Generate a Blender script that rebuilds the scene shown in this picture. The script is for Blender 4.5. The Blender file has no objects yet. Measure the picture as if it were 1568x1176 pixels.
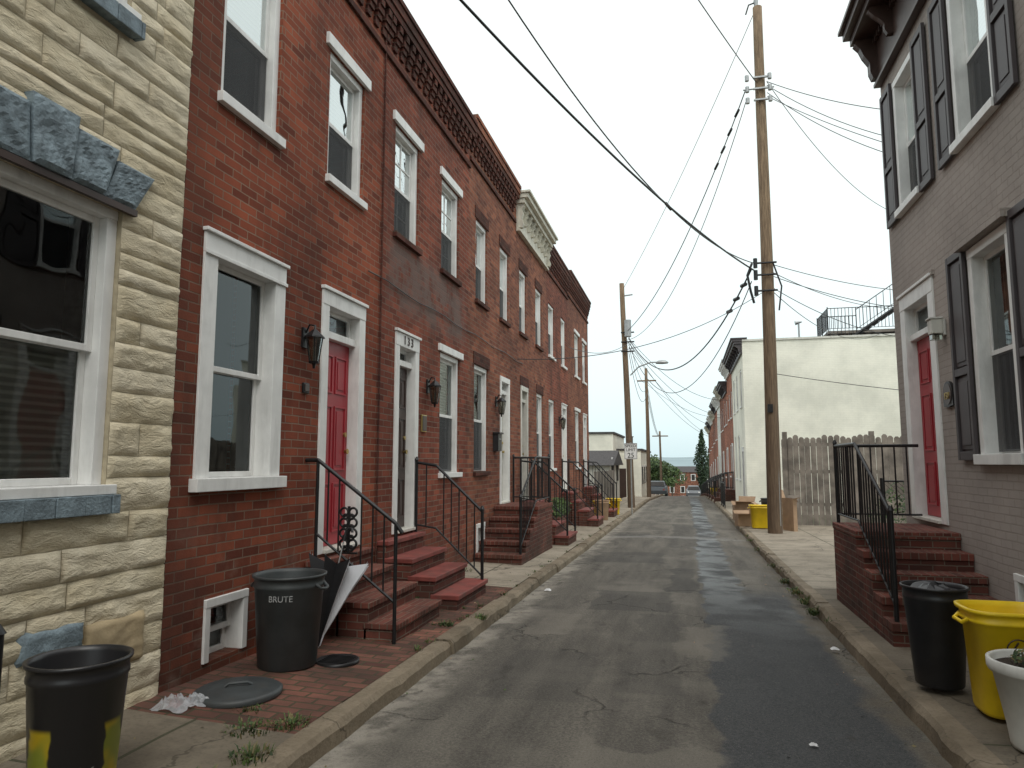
import bpy, math, random
from mathutils import Vector, noise, Matrix
random.seed(11)
OZ=1.62
scene=bpy.context.scene
R=random.random
def U(a,b): return a+(b-a)*R()

# ------------------------------------------------------------------ mesh builder
class MB:
    def __init__(s): s.v=[];s.f=[];s.m=[];s.sm=[];s.mats=[]
    def mi(s,mat):
        if mat not in s.mats: s.mats.append(mat)
        return s.mats.index(mat)
    def add(s,vs,fs,mat,smooth=False):
        b=len(s.v); s.v+= [(p[0],p[1],p[2]+OZ) for p in vs]
        k=s.mi(mat)
        for f in fs:
            s.f.append([b+i for i in f]); s.m.append(k); s.sm.append(smooth)
    def box(s,x0,x1,y0,y1,z0,z1,mat):
        if x0>x1:x0,x1=x1,x0
        if y0>y1:y0,y1=y1,y0
        if z0>z1:z0,z1=z1,z0
        s.add([(x0,y0,z0),(x1,y0,z0),(x1,y1,z0),(x0,y1,z0),(x0,y0,z1),(x1,y0,z1),(x1,y1,z1),(x0,y1,z1)],
          [(0,3,2,1),(4,5,6,7),(0,1,5,4),(1,2,6,5),(2,3,7,6),(3,0,4,7)],mat)
    def quad(s,a,b,c,d,mat): s.add([a,b,c,d],[(0,1,2,3)],mat)
    def cyl(s,p0,p1,r0,r1,mat,seg=12,caps=True,smooth=True):
        p0=Vector(p0);p1=Vector(p1);d=(p1-p0)
        if d.length<1e-6:return
        d.normalize(); a=d.orthogonal().normalized(); b=d.cross(a)
        vs=[]
        for p,r in((p0,r0),(p1,r1)):
            for i in range(seg):
                t=2*math.pi*i/seg; vs.append(p+a*math.cos(t)*r+b*math.sin(t)*r)
        fs=[(i,(i+1)%seg,seg+(i+1)%seg,seg+i) for i in range(seg)]
        s.add(vs,fs,mat,smooth)
        if caps: s.add(vs,[tuple(reversed(range(seg))),tuple(range(seg,2*seg))],mat)
    def tube(s,path,r,mat,seg=6):
        path=[Vector(p) for p in path]; vs=[];n=len(path)
        a=None
        for i,p in enumerate(path):
            d=(path[min(i+1,n-1)]-path[max(i-1,0)]).normalized()
            if a is None: a=d.orthogonal().normalized()
            else:
                a=(a-d*a.dot(d)).normalized()
            b=d.cross(a)
            for k in range(seg):
                t=2*math.pi*k/seg; vs.append(p+a*math.cos(t)*r+b*math.sin(t)*r)
        fs=[]
        for i in range(n-1):
            for k in range(seg):
                fs.append((i*seg+k,i*seg+(k+1)%seg,(i+1)*seg+(k+1)%seg,(i+1)*seg+k))
        s.add(vs,fs,mat,True)
    def lathe(s,prof,cx,cy,mat,seg=32,sx=1,sy=1,e=1.0,rot=0,capb=True):
        vs=[]
        for r,z in prof:
            for k in range(seg):
                t=2*math.pi*k/seg; c=math.cos(t);q=math.sin(t)
                x=math.copysign(abs(c)**e,c)*r*sx; y=math.copysign(abs(q)**e,q)*r*sy
                vs.append((cx+x*math.cos(rot)-y*math.sin(rot),cy+x*math.sin(rot)+y*math.cos(rot),z))
        fs=[]
        for i in range(len(prof)-1):
            for k in range(seg):
                fs.append((i*seg+k,i*seg+(k+1)%seg,(i+1)*seg+(k+1)%seg,(i+1)*seg+k))
        s.add(vs,fs,mat,True)
    def obj(s,name,parent=None,bevel=0,autosm=False):
        me=bpy.data.meshes.new(name); me.from_pydata(s.v,[],s.f)
        for m in s.mats: me.materials.append(m)
        me.polygons.foreach_set("material_index",s.m); me.polygons.foreach_set("use_smooth",s.sm)
        me.update()
        o=bpy.data.objects.new(name,me); scene.collection.objects.link(o)
        if parent: o.parent=parent
        if bevel:
            b=o.modifiers.new("bev",'BEVEL'); b.width=bevel; b.segments=2; b.limit_method='ANGLE'; b.angle_limit=math.radians(50)
        return o
def empty(name):
    o=bpy.data.objects.new(name,None); scene.collection.objects.link(o); return o

# ------------------------------------------------------------------ node helper
class NT:
    def __init__(s,name):
        s.mat=bpy.data.materials.new(name); s.mat.use_nodes=True; s.t=s.mat.node_tree
        s.b=s.t.nodes["Principled BSDF"]; s.out=s.t.nodes["Material Output"]
        s._pos=None
    def node(s,ty): return s.t.nodes.new(ty)
    def set(s,sock,v):
        if hasattr(v,"is_output") or isinstance(v,bpy.types.NodeSocket): s.t.links.new(v,sock)
        elif isinstance(v,(tuple,list)) and len(v)==3 and sock.type=='RGBA': sock.default_value=(*v,1)
        else: sock.default_value=v
    def math(s,op,a,b=None,clamp=False):
        n=s.node('ShaderNodeMath'); n.operation=op; n.use_clamp=clamp
        s.set(n.inputs[0],a)
        if b is not None: s.set(n.inputs[1],b)
        return n.outputs[0]
    def ramp(s,v,a,b,c=0.,d=1.):
        n=s.node('ShaderNodeMapRange'); n.interpolation_type='SMOOTHSTEP'
        s.set(n.inputs[0],v); s.set(n.inputs[1],a); s.set(n.inputs[2],b); s.set(n.inputs[3],c); s.set(n.inputs[4],d)
        return n.outputs[0]
    def pos(s):
        if not s._pos:
            g=s.node('ShaderNodeNewGeometry'); s._g=g; s._pos=g.outputs['Position']
            x=s.node('ShaderNodeSeparateXYZ'); s.set(x.inputs[0],s._pos); s.x,s.y,s.z=x.outputs
        return s._pos
    def comb(s,x,y,z):
        n=s.node('ShaderNodeCombineXYZ'); s.set(n.inputs[0],x);s.set(n.inputs[1],y);s.set(n.inputs[2],z); return n.outputs[0]
    def noise(s,scale,vec=None,detail=4,rough=.55,dist=0.,col=False):
        n=s.node('ShaderNodeTexNoise'); s.set(n.inputs['Vector'],vec or s.pos())
        n.inputs['Scale'].default_value=scale; n.inputs['Detail'].default_value=min(4,detail)
        n.inputs['Roughness'].default_value=rough; n.inputs['Distortion'].default_value=dist
        return n.outputs[1] if col else n.outputs[0]
    def scaled(s,vec,sx,sy,sz):
        n=s.node('ShaderNodeMapping'); s.set(n.inputs[0],vec); n.inputs['Scale'].default_value=(sx,sy,sz); return n.outputs[0]
    def mix(s,f,a,b,mode='MIX'):
        n=s.node('ShaderNodeMix'); n.data_type='RGBA'; n.blend_type=mode
        s.set(n.inputs[0],f); s.set(n.inputs[6],a); s.set(n.inputs[7],b); return n.outputs[2]
    def bump(s,h,dist=.01,strength=1.):
        n=s.node('ShaderNodeBump'); s.set(n.inputs['Height'],h); n.inputs['Distance'].default_value=dist; n.inputs['Strength'].default_value=strength
        s.t.links.new(n.outputs[0],s.b.inputs['Normal'])
    def col(s,c): s.set(s.b.inputs['Base Color'],c)
    def rough(s,r): s.set(s.b.inputs['Roughness'],r)
    def spec(s,v): s.b.inputs['Specular IOR Level'].default_value=v
    def boxuv(s):
        s.pos(); g=s._g
        x=s.node('ShaderNodeSeparateXYZ'); s.set(x.inputs[0],g.outputs['True Normal'])
        nx=s.math('GREATER_THAN',s.math('ABSOLUTE',x.outputs[0]),.6)
        nz=s.math('GREATER_THAN',s.math('ABSOLUTE',x.outputs[2]),.6)
        def sel(f,a,b): # f?b:a
            return s.math('ADD',s.math('MULTIPLY',a,s.math('SUBTRACT',1.,f)),s.math('MULTIPLY',b,f))
        u=sel(nx,s.x,s.y); v=sel(nz,s.z,s.y)
        return s.comb(u,v,0.)

def simple(name,col,rough=.5,var=.12,scale=8,metal=0,bump=0.,spec=.5,dirt=0.):
    n=NT(name); p=n.pos(); f=n.noise(scale,detail=4)
    a=tuple(c*(1-var) for c in col); b=tuple(min(1,c*(1+var)) for c in col)
    c=n.mix(n.ramp(f,.3,.7),a,b)
    if dirt>0:
        d=n.ramp(n.noise(3.1,n.scaled(p,2,2,.5),detail=4,rough=.7),.45,.75,0,dirt)
        c=n.mix(d,c,(.09,.075,.06))
    n.col(c); n.rough(rough); n.b.inputs['Metallic'].default_value=metal; n.spec(spec)
    if bump: n.bump(n.noise(scale*6,detail=3),bump)
    return n.mat

def brick_mat(name,c1,c2,mort,bw=.212,rh=.07,ms=.006,stain=.5,bright=1.,extra=None,bumpd=.006,painted=False,stainc=(.05,.032,.026),grimez=True):
    n=NT(name); p=n.pos(); uv=n.boxuv()
    wob=n.node('ShaderNodeVectorMath'); wob.operation='MULTIPLY_ADD'
    n.set(wob.inputs[0],n.noise(2.3,detail=1,col=True)); wob.inputs[1].default_value=(.012,.012,0); n.set(wob.inputs[2],uv)
    wob2=n.node('ShaderNodeVectorMath'); wob2.operation='MULTIPLY_ADD'
    n.set(wob2.inputs[0],n.noise(40,detail=1,col=True)); wob2.inputs[1].default_value=(.004,.004,0); n.set(wob2.inputs[2],wob.outputs[0])
    def br(vec,a,b,m,bias):
        t=n.node('ShaderNodeTexBrick'); n.set(t.inputs['Vector'],vec); t.offset=.5
        n.set(t.inputs['Color1'],a); n.set(t.inputs['Color2'],b); n.set(t.inputs['Mortar'],m)
        for k,v in(('Scale',1),('Mortar Size',ms),('Brick Width',bw),('Row Height',rh),('Bias',bias),('Mortar Smooth',.25)): t.inputs[k].default_value=v
        return t
    t=br(wob2.outputs[0],c1,c2,mort,-.1); c=t.outputs['Color']
    if not painted:
        sh=n.node('ShaderNodeVectorMath'); sh.operation='ADD'; n.set(sh.inputs[0],wob2.outputs[0]); sh.inputs[1].default_value=(bw*57,rh*46,0)
        t2=br(sh.outputs[0],(.42,.40,.42),(1.2,1.16,1.1),(1,1,1),.28)
        c=n.mix(.8,c,t2.outputs['Color'],'MULTIPLY')
    big=n.noise(.6,detail=4,rough=.65)
    lo,hi=((.86,.86,.85),(1.08,1.07,1.06)) if painted else ((.72,.72,.75),(1.14,1.12,1.1))
    c=n.mix(1.,c,n.mix(n.ramp(big,.32,.68),lo,hi),'MULTIPLY')
    st=n.ramp(n.noise(1.7,n.scaled(p,1,1,.35),detail=4,rough=.68),.46,.76,0,stain)
    c=n.mix(st,c,stainc)
    if grimez:
        grime=n.ramp(n.z,-.2,1.3,.6 if stain>.2 else .25,0.)
        c=n.mix(n.math('MULTIPLY',grime,n.ramp(n.noise(3,detail=4),.3,.6)),c,(.05,.038,.03))
    if extra: c=extra(n,c)
    n.col(c); n.rough(.88); n.spec(.2)
    h=n.math('SUBTRACT',n.math('MULTIPLY',n.noise(70,detail=3),.35),t.outputs['Fac'])
    n.bump(h,bumpd)
    return n.mat

def x133(n,c):
    m1=n.math('MULTIPLY',n.ramp(n.y,7.3,7.7),n.ramp(n.y,10.6,10.2))
    m2=n.math('MULTIPLY',n.ramp(n.z,3.3,3.6),n.ramp(n.z,4.4,4.1))
    m=n.math('MULTIPLY',n.math('MULTIPLY',m1,m2),n.ramp(n.noise(2.5,detail=4,rough=.7),.34,.56))
    return n.mix(n.math('MULTIPLY',m,.7),c,(.18,.14,.125))
def xA(n,c):
    m=n.math('MULTIPLY',n.ramp(n.y,4.75,4.05),n.ramp(n.noise(1.4,detail=3),.25,.6))
    c=n.mix(n.math('MULTIPLY',m,.55),c,(.06,.032,.025))
    # pale salt bloom low on the wall
    s=n.math('MULTIPLY',n.ramp(n.z,1.5,.7),n.ramp(n.noise(2.1,detail=4,rough=.7),.52,.7))
    return n.mix(n.math('MULTIPLY',s,.28),c,(.30,.24,.20))
M={}
M['brA']=brick_mat('brick_red',(.30,.085,.046),(.18,.05,.031),(.27,.18,.13),stain=.5,extra=xA)
M['brB']=brick_mat('brick_red_b',(.255,.075,.046),(.15,.045,.031),(.24,.165,.125),stain=.5,extra=x133)
M['brC']=brick_mat('brick_red_c',(.28,.105,.062),(.165,.057,.04),(.25,.175,.13),stain=.42)
M['brD']=brick_mat('brick_dark',(.125,.045,.033),(.07,.027,.022),(.11,.08,.06),stain=.6)
M['brF']=brick_mat('brick_far',(.38,.14,.085),(.27,.09,.06),(.36,.27,.2),stain=.25)
M['brStep']=brick_mat('brick_steps',(.17,.055,.041),(.10,.034,.028),(.21,.16,.125),stain=.5,bw=.205,rh=.066)
M['brTread']=brick_mat('brick_tread',(.20,.066,.05),(.13,.043,.033),(.22,.17,.13),stain=.45,bw=.07,rh=.30,ms=.005)
M['pave']=brick_mat('brick_paving',(.23,.10,.075),(.13,.062,.05),(.085,.078,.045),bw=.2,rh=.1,ms=.009,stain=.5,stainc=(.05,.048,.033))
M['brGray']=brick_mat('painted_brick_gray',(.385,.345,.318),(.365,.325,.298),(.34,.30,.272),stain=.12,painted=True,bumpd=.008)
M['brWhite']=brick_mat('painted_brick_white',(.86,.85,.75),(.84,.83,.73),(.80,.79,.69),stain=.06,stainc=(.4,.38,.3),painted=True,bumpd=.003,grimez=False)
M['white']=simple('white_paint',(.78,.78,.76),.45,.06,5,dirt=.2,bump=.0008)
M['offw']=simple('offwhite_paint',(.62,.61,.55),.5,.08,5,dirt=.3,bump=.001)
M['blue']=simple('blue_gray_paint',(.17,.22,.25),.7,.3,9,bump=.007)
M['reddoor']=simple('red_door_paint',(.36,.026,.038),.4,.08,3)
M['brown']=simple('dark_brown_paint',(.05,.028,.022),.4,.15,5)
M['shut']=simple('shutter_paint',(.062,.052,.055),.5,.1,5)
M['iron']=simple('black_iron',(.018,.018,.019),.4,.2,20,metal=.3)
M['black']=simple('black_plastic',(.018,.018,.02),.4,.2,10)
M['bruteg']=simple('gray_plastic',(.045,.052,.054),.5,.15,7,dirt=.25,bump=.001)
M['faint']=simple('worn_lettering',(.32,.33,.33),.6,.3,30)
M['yellow']=simple('yellow_plastic',(.80,.56,.012),.4,.08,6)
M['pot']=simple('white_pot',(.62,.62,.58),.5,.08,6,dirt=.15)
M['soil']=simple('soil',(.05,.035,.025),.95,.3,30,bump=.02)
M['card']=simple('cardboard',(.36,.24,.15),.8,.12,6)
M['redtread']=simple('red_painted_tread',(.21,.05,.04),.6,.25,5,dirt=.5,bump=.003)
M['tar']=simple('roof_tar',(.06,.06,.06),.9,.2,3)
M['creamc']=simple('cream_cornice',(.60,.57,.48),.6,.12,5,dirt=.3)
M['brassy']=simple('brass',(.5,.38,.15),.35,.1,5,metal=.9)
M['leaf1']=simple('leaf_dark',(.035,.065,.02),.7,.3,2)
M['leaf2']=simple('leaf_light',(.08,.125,.035),.7,.3,2)
M['leaf3']=simple('leaf_dry',(.17,.14,.06),.7,.3,2)
M['cyp']=simple('cypress_leaf',(.02,.04,.02),.8,.3,2)
M['bark']=simple('bark',(.09,.07,.05),.9,.3,10,bump=.02)
M['fencew']=simple('weathered_wood',(.19,.165,.14),.85,.35,3,dirt=.3,bump=.004)
M['litter']=simple('litter_white',(.7,.7,.7),.5,.05,5)
M['fabw']=simple('umbrella_white',(.68,.70,.74),.6,.06,6)
M['fabb']=simple('umbrella_black',(.02,.02,.022),.6,.2,6)
M['signw']=simple('sign_white',(.8,.8,.78),.4,.03,6)
M['metal']=simple('galvanised',(.35,.36,.36),.45,.1,12,metal=.6)
M['hill']=simple('distant_hill',(.24,.31,.33),1,.08,.01)  # bluish tone: distance haze is put into the hill colour
M['shingle']=simple('shingle_roof',(.06,.055,.055),.9,.3,12)
# printed black plastic bin: yellow / green printed panels on two sides
n=NT('printed_black_plastic'); p=n.pos()
band=n.math('MULTIPLY',n.ramp(n.z,.17,.20),n.ramp(n.z,.50,.47))
sd=n.math('ADD',n.math('MULTIPLY',n.math('ADD',n.x,2.68),.72),n.math('MULTIPLY',n.math('SUBTRACT',n.y,2.77),.70))
sd=n.math('ADD',sd,n.math('MULTIPLY',n.math('SUBTRACT',n.noise(9,detail=2),.5),.05))
side=n.math('ADD',n.math('MULTIPLY',n.ramp(sd,.105,.115),n.ramp(sd,.18,.17)),n.math('MULTIPLY',n.ramp(sd,-.085,-.095),n.ramp(sd,-.175,-.165)),clamp=True)
lg=n.math('MULTIPLY',n.math('MULTIPLY',n.ramp(sd,.02,.03),n.ramp(sd,.075,.065)),n.math('MULTIPLY',n.ramp(n.noise(22,detail=2),.5,.54),n.math('MULTIPLY',n.ramp(n.z,.22,.24),n.ramp(n.z,.38,.36))))
c=n.mix(n.math('MULTIPLY',band,side),(.018,.018,.02),n.mix(n.ramp(n.noise(4,detail=2),.45,.6),(.62,.45,.02),(.30,.34,.04)))
c=n.mix(n.math('MULTIPLY',lg,.8),c,(.5,.52,.5))
n.col(c); n.rough(.35); M['printbin']=n.mat

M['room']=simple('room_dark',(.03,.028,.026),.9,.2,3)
n=NT('window_blind'); n.pos(); w=n.math('SINE',n.math('MULTIPLY',n.z,2*math.pi/.045))
n.col(n.mix(n.ramp(w,-.6,.9),(.42,.42,.40),(.72,.72,.69))); n.rough(.6); n.bump(w,.006); M['blind']=n.mat
n=NT('curtain'); n.pos(); w=n.math('SINE',n.math('ADD',n.math('MULTIPLY',n.y,60.),n.math('MULTIPLY',n.noise(3),6.)))
n.col(n.mix(n.ramp(w,-1,1),(.25,.25,.24),(.48,.48,.46))); n.rough(.8); M['curt']=n.mat
def glassmat(name,base,k,tint,rough=.012):
    n=NT(name); t=n.t; t.nodes.remove(n.b)
    g=n.node('ShaderNodeBsdfGlossy'); g.inputs['Roughness'].default_value=rough; g.inputs['Color'].default_value=(.95,1,1,1)
    tr=n.node('ShaderNodeBsdfTransparent'); tr.inputs['Color'].default_value=(*tint,1)
    fr=n.node('ShaderNodeFresnel'); fr.inputs[0].default_value=1.5
    f=n.math('ADD',n.math('MULTIPLY',fr.outputs[0],k),base,clamp=True)
    bp=n.node('ShaderNodeBump'); bp.inputs['Distance'].default_value=.004; n.set(bp.inputs['Height'],n.noise(2.5,detail=1))
    t.links.new(bp.outputs[0],g.inputs['Normal'])
    m=n.node('ShaderNodeMixShader'); t.links.new(f,m.inputs[0]); t.links.new(tr.outputs[0],m.inputs[1]); t.links.new(g.outputs[0],m.inputs[2])
    t.links.new(m.outputs[0],n.out.inputs[0]); return n.mat
M['glass']=glassmat('window_glass',.015,1.1,(.75,.8,.78))
M['glassup']=glassmat('storm_window_glass',.5,1.3,(.8,.85,.83))
M['lampglass']=glassmat('lantern_glass',.1,1.,(.55,.55,.5),.1)
n=NT('insect_screen'); t=n.t; tr=n.node('ShaderNodeBsdfTransparent'); m=n.node('ShaderNodeMixShader'); n.col((.035,.036,.038)); n.rough(.8); m.inputs[0].default_value=.78
t.links.new(tr.outputs[0],m.inputs[1]); t.links.new(n.b.outputs[0],m.inputs[2]); t.links.new(m.outputs[0],n.out.inputs[0]); M['screen']=n.mat

def stone(name,a,b):
    n=NT(name); p=n.pos(); c=n.mix(n.ramp(n.noise(3.2,detail=4,rough=.65),.3,.7),a,b)
    c=n.mix(n.ramp(n.noise(14,detail=4,rough=.7),.5,.8,0,.25),c,(.38,.31,.2))
    sv=n.scaled(p,1,1,2.6)
    n.col(c); n.rough(.85); n.spec(.25); n.bump(n.math('ADD',n.noise(9,sv,detail=4,rough=.6,dist=.8),n.math('MULTIPLY',n.noise(60,sv,detail=2),.3)),.015); return n.mat
M['st']=[stone('formstone_a',(.61,.53,.375),(.70,.625,.47)),stone('formstone_b',(.585,.505,.35),(.67,.60,.445)),stone('formstone_c',(.635,.56,.41),(.72,.65,.50))]
M['stj']=simple('formstone_joint',(.42,.36,.25),.9,.2,10)
M['tan']=simple('tan_render',(.42,.33,.2),.85,.15,5,bump=.004)

# asphalt
n=NT('asphalt'); p=n.pos()
f=n.noise(60,detail=4,rough=.7); big=n.noise(.7,detail=4,rough=.6); stk=n.noise(1.2,n.scaled(p,3,.35,1),detail=4,rough=.6)
c=n.mix(n.ramp(f,.3,.7),(.078,.072,.062),(.158,.146,.126))
c=n.mix(1.,c,n.mix(n.ramp(stk,.3,.72),(.66,.65,.64),(1.22,1.2,1.16)),'MULTIPLY')
c=n.mix(n.ramp(big,.48,.66,0,.5),c,(.20,.182,.152))
wob=n.math('MULTIPLY',n.math('SUBTRACT',n.noise(1.6,detail=4,rough=.62),.5),.5)
wx=n.math('ADD',n.x,wob); wy=n.math('ADD',n.y,n.math('MULTIPLY',wob,3.))
left=n.ramp(wy,4.2,9.5,.62,.14)
d1=n.math('MULTIPLY',n.ramp(n.math('SUBTRACT',wx,left),0.,.04),n.ramp(wx,1.22,1.10))
d1=n.math('MULTIPLY',d1,n.ramp(wy,10.4,9.2))
d2=n.math('MULTIPLY',n.math('MULTIPLY',n.ramp(wx,.15,.2),n.ramp(wx,.72,.64)),n.ramp(wy,70.,35.))
dm=n.math('MAXIMUM',d1,d2)
c=n.mix(n.math('MULTIPLY',dm,.9),c,n.mix(n.ramp(f,.3,.7),(.030,.033,.036),(.066,.070,.074)))
for (xa,xb,ya,yb,k) in((-1.15,-.2,8.2,9.6,.5),(-.55,-.1,5.2,8.1,.3),(-1.7,-.4,12.5,14.2,.5),(-.4,.15,15,22,.45),(-1.9,-.9,17.5,19,.4),(-.3,.12,9.6,12,.6),(-1.5,-.7,4.9,6.3,.3)):
    e=.05; m=n.math('MULTIPLY',n.math('MULTIPLY',n.ramp(wx,xa,xa+e),n.ramp(wx,xb,xb-e)),n.math('MULTIPLY',n.ramp(n.y,ya,ya+e),n.ramp(n.y,yb,yb-e)))
    c=n.mix(n.math('MULTIPLY',m,k),c,(.045,.043,.04))
for (xa,xb,ya,yb,k) in((-.7,.25,3.0,4.4,.45),(-.15,.35,6.3,7.6,.4),(-1.6,-1.1,6.8,8.0,.35)):
    e=.12; m=n.math('MULTIPLY',n.math('MULTIPLY',n.ramp(wx,xa,xa+e),n.ramp(wx,xb,xb-e)),n.math('MULTIPLY',n.ramp(wy,ya,ya+e),n.ramp(wy,yb,yb-e)))
    c=n.mix(n.math('MULTIPLY',m,k),c,(.22,.20,.165))
m=n.math('MULTIPLY',n.ramp(wy,17.2,17.4),n.ramp(wy,18.0,17.8)); c=n.mix(n.math('MULTIPLY',m,.45),c,(.24,.235,.22))
v=n.node('ShaderNodeTexVoronoi'); v.feature='DISTANCE_TO_EDGE'; v.inputs['Scale'].default_value=.8
dv=n.node('ShaderNodeVectorMath'); dv.operation='MULTIPLY_ADD'; n.set(dv.inputs[0],n.noise(3,detail=4,col=True)); dv.inputs[1].default_value=(.5,.5,0); n.set(dv.inputs[2],p); n.set(v.inputs[0],dv.outputs[0])
ck=n.math('MULTIPLY',n.math('MULTIPLY',n.ramp(v.outputs[0],.009,.002),n.ramp(n.noise(.8,detail=2),.5,.6)),n.math('SUBTRACT',1.,dm))
c=n.mix(n.math('MULTIPLY',ck,.5),c,(.02,.02,.018))
gl=n.math('MULTIPLY',n.ramp(wx,-1.62,-1.95),n.ramp(n.noise(4,detail=4,rough=.7),.35,.6)); c=n.mix(n.math('MULTIPLY',gl,.75),c,(.35,.32,.27))
gr=n.math('MULTIPLY',n.ramp(wx,1.12,1.30),n.ramp(n.noise(5,detail=4),.35,.55)); c=n.mix(n.math('MULTIPLY',gr,.6),c,(.12,.098,.07))
oil=n.ramp(n.noise(1.9,n.scaled(p,1.6,.8,1),detail=3),.63,.72); c=n.mix(n.math('MULTIPLY',oil,.6),c,(.04,.036,.03))
spk=n.ramp(n.noise(220,detail=1),.64,.70,0,.55); c=n.mix(spk,c,(.30,.285,.25))
spk2=n.ramp(n.noise(130,detail=1),.36,.30,0,.5); c=n.mix(spk2,c,(.03,.03,.028))
n.col(c); n.spec(.3)
wet=n.math('MULTIPLY',n.math('MULTIPLY',dm,n.ramp(n.y,6.,11.,.12,1.)),n.ramp(n.noise(1.5,detail=3),.35,.6))
n.rough(n.math('SUBTRACT',.86,n.math('MULTIPLY',wet,.5)))
n.bump(n.math('ADD',f,n.math('MULTIPLY',n.math('SUBTRACT',1.,ck),2.)),.008,1.); M['asph']=n.mat

def concrete(name,a,b,slab=True,sw=1.4,sl=1.5):
    n=NT(name); p=n.pos(); c=n.mix(n.ramp(n.noise(1.3,detail=4,rough=.65),.3,.7),a,b)
    c=n.mix(n.ramp(n.noise(35,detail=4,rough=.7),.45,.75,0,.45),c,tuple(q*.5 for q in a))
    c=n.mix(n.ramp(n.noise(2.4,detail=4,rough=.7),.52,.7,0,.55),c,(.085,.072,.055))
    h=n.noise(50,detail=3)
    if slab:
        t=n.node('ShaderNodeTexBrick'); n.set(t.inputs[0],n.boxuv()); t.offset=0
        for k,vv in(('Scale',1),('Mortar Size',.012),('Brick Width',sw),('Row Height',sl),('Mortar Smooth',.3)): t.inputs[k].default_value=vv
        c=n.mix(n.math('MULTIPLY',t.outputs['Fac'],.8),c,(.05,.055,.03)); h=n.math('SUBTRACT',n.math('MULTIPLY',h,.5),t.outputs['Fac'])
    v=n.node('ShaderNodeTexVoronoi'); v.feature='DISTANCE_TO_EDGE'; v.inputs['Scale'].default_value=.6
    dv=n.node('ShaderNodeVectorMath'); dv.operation='MULTIPLY_ADD'; n.set(dv.inputs[0],n.noise(4,detail=4,col=True)); dv.inputs[1].default_value=(.4,.4,0); n.set(dv.inputs[2],p); n.set(v.inputs[0],dv.outputs[0])
    ck=n.ramp(v.outputs[0],.006,.002); c=n.mix(n.math('MULTIPLY',ck,.6),c,(.04,.035,.025))
    n.col(c); n.rough(.88); n.spec(.25); n.bump(h,.006); return n.mat
M['conc']=concrete('concrete_sidewalk',(.24,.208,.16),(.35,.305,.24))
M['concdirty']=concrete('concrete_dirty',(.12,.10,.075),(.19,.162,.122))
M['kerb']=concrete('kerb_concrete',(.15,.12,.083),(.27,.222,.16),slab=False)
n=NT('ground_soil'); n.pos(); n.col(n.mix(n.ramp(n.noise(.3,detail=4),.35,.65),(.06,.08,.03),(.13,.11,.07))); n.rough(.95); M['ground']=n.mat
n=NT('pole_wood'); p=n.pos(); g=n.noise(5,n.scaled(p,9,9,.5),detail=4,rough=.65)
c=n.mix(n.ramp(g,.3,.7),(.11,.07,.04),(.29,.20,.12)); c=n.mix(n.ramp(n.z,9.,.5,0,.6),c,(.06,.038,.026)); n.col(c); n.rough(.8); n.bump(g,.012); M['pole']=n.mat

# ------------------------------------------------------------------ terrain
PR=[(-40,-1.58),(4,-1.62),(40,-2.10),(60,-2.75),(100,-4.7),(150,-8.2),(250,-14),(1000,-24),(4500,-28)]
def prof(y):
    if y<=PR[0][0]: return PR[0][1]
    for (a,za),(b,zb) in zip(PR,PR[1:]):
        if y<=b:
            t=(y-a)/(b-a); return za+(zb-za)*t
    return PR[-1][1]
XR=(-2.0,1.36)
mb=MB()
Ys=[-40,-10,0,4,10,20,30,40,50,60,80,100,120,150,190,250,400,700,1000,2000,4500]
Xs=[-3000,-600,-150,-40,-12,0,12,40,150,600,3000]
vs=[(x,y,prof(y)-.06) for y in Ys for x in Xs]; W=len(Xs)
mb.add(vs,[(j*W+i,j*W+i+1,(j+1)*W+i+1,(j+1)*W+i) for j in range(len(Ys)-1) for i in range(W-1)],M['ground'],True)
mb.obj('ground')
mb=MB(); ys=[-20+i*.5 for i in range(140)]+[50+i*2 for i in range(55)]; nx=12
vs=[]
for y in ys:
    for i in range(nx+1):
        x=XR[0]+(XR[1]-XR[0])*i/nx; q=(x+.32)/1.68
        vs.append((x,y,prof(y)+.035*(1-q*q)+.012*noise.noise(Vector((x*.9,y*.5,0)))))
W=nx+1
mb.add(vs,[(j*W+i,j*W+i+1,(j+1)*W+i+1,(j+1)*W+i) for j in range(len(ys)-1) for i in range(nx)],M['asph'],True)
mb.obj('road')
for side,x0,x1 in((-1,-2.15,-1.995),(1,1.355,1.51)):
    mb=MB(); y=-12
    while y<130:
        L=U(1.2,2.0) if y<40 else 4
        j=U(-.014,.014); dz=U(-.014,.01)
        a=y+.006;b=y+L-.006; nseg=max(2,int(L/.12)) if y<14 else max(2,int(L/.5)); vs=[]
        inner=x0 if side<0 else x1; face=x1 if side<0 else x0; sg=1 if side<0 else -1
        for k in range(nseg+1):
            yy=a+(b-a)*k/nseg; z=prof(yy)+dz
            w=.018*noise.noise(Vector((yy*2.1,side*5,3))) + .012*noise.noise(Vector((yy*9,side*5,3)))
            ch=.034+.022*noise.noise(Vector((yy*5,9,side)))
            pr=[(inner,z-.15),(inner,z+.12),(face-sg*ch+w+j,z+.12+w*.4),(face-sg*.006+w+j,z+.12-ch),(face+sg*.012+w*.5+j,z-.15)]
            vs+=[(px,yy,pz) for px,pz in pr]
        fs=[(k*5+i,k*5+i+1,(k+1)*5+i+1,(k+1)*5+i) for k in range(nseg) for i in range(4)]
        fs+=[(0,1,2,3,4),tuple(nseg*5+i for i in(4,3,2,1,0))]
        mb.add(vs,fs,M['kerb'],False); y+=L
    mb.obj('kerb')
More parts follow.
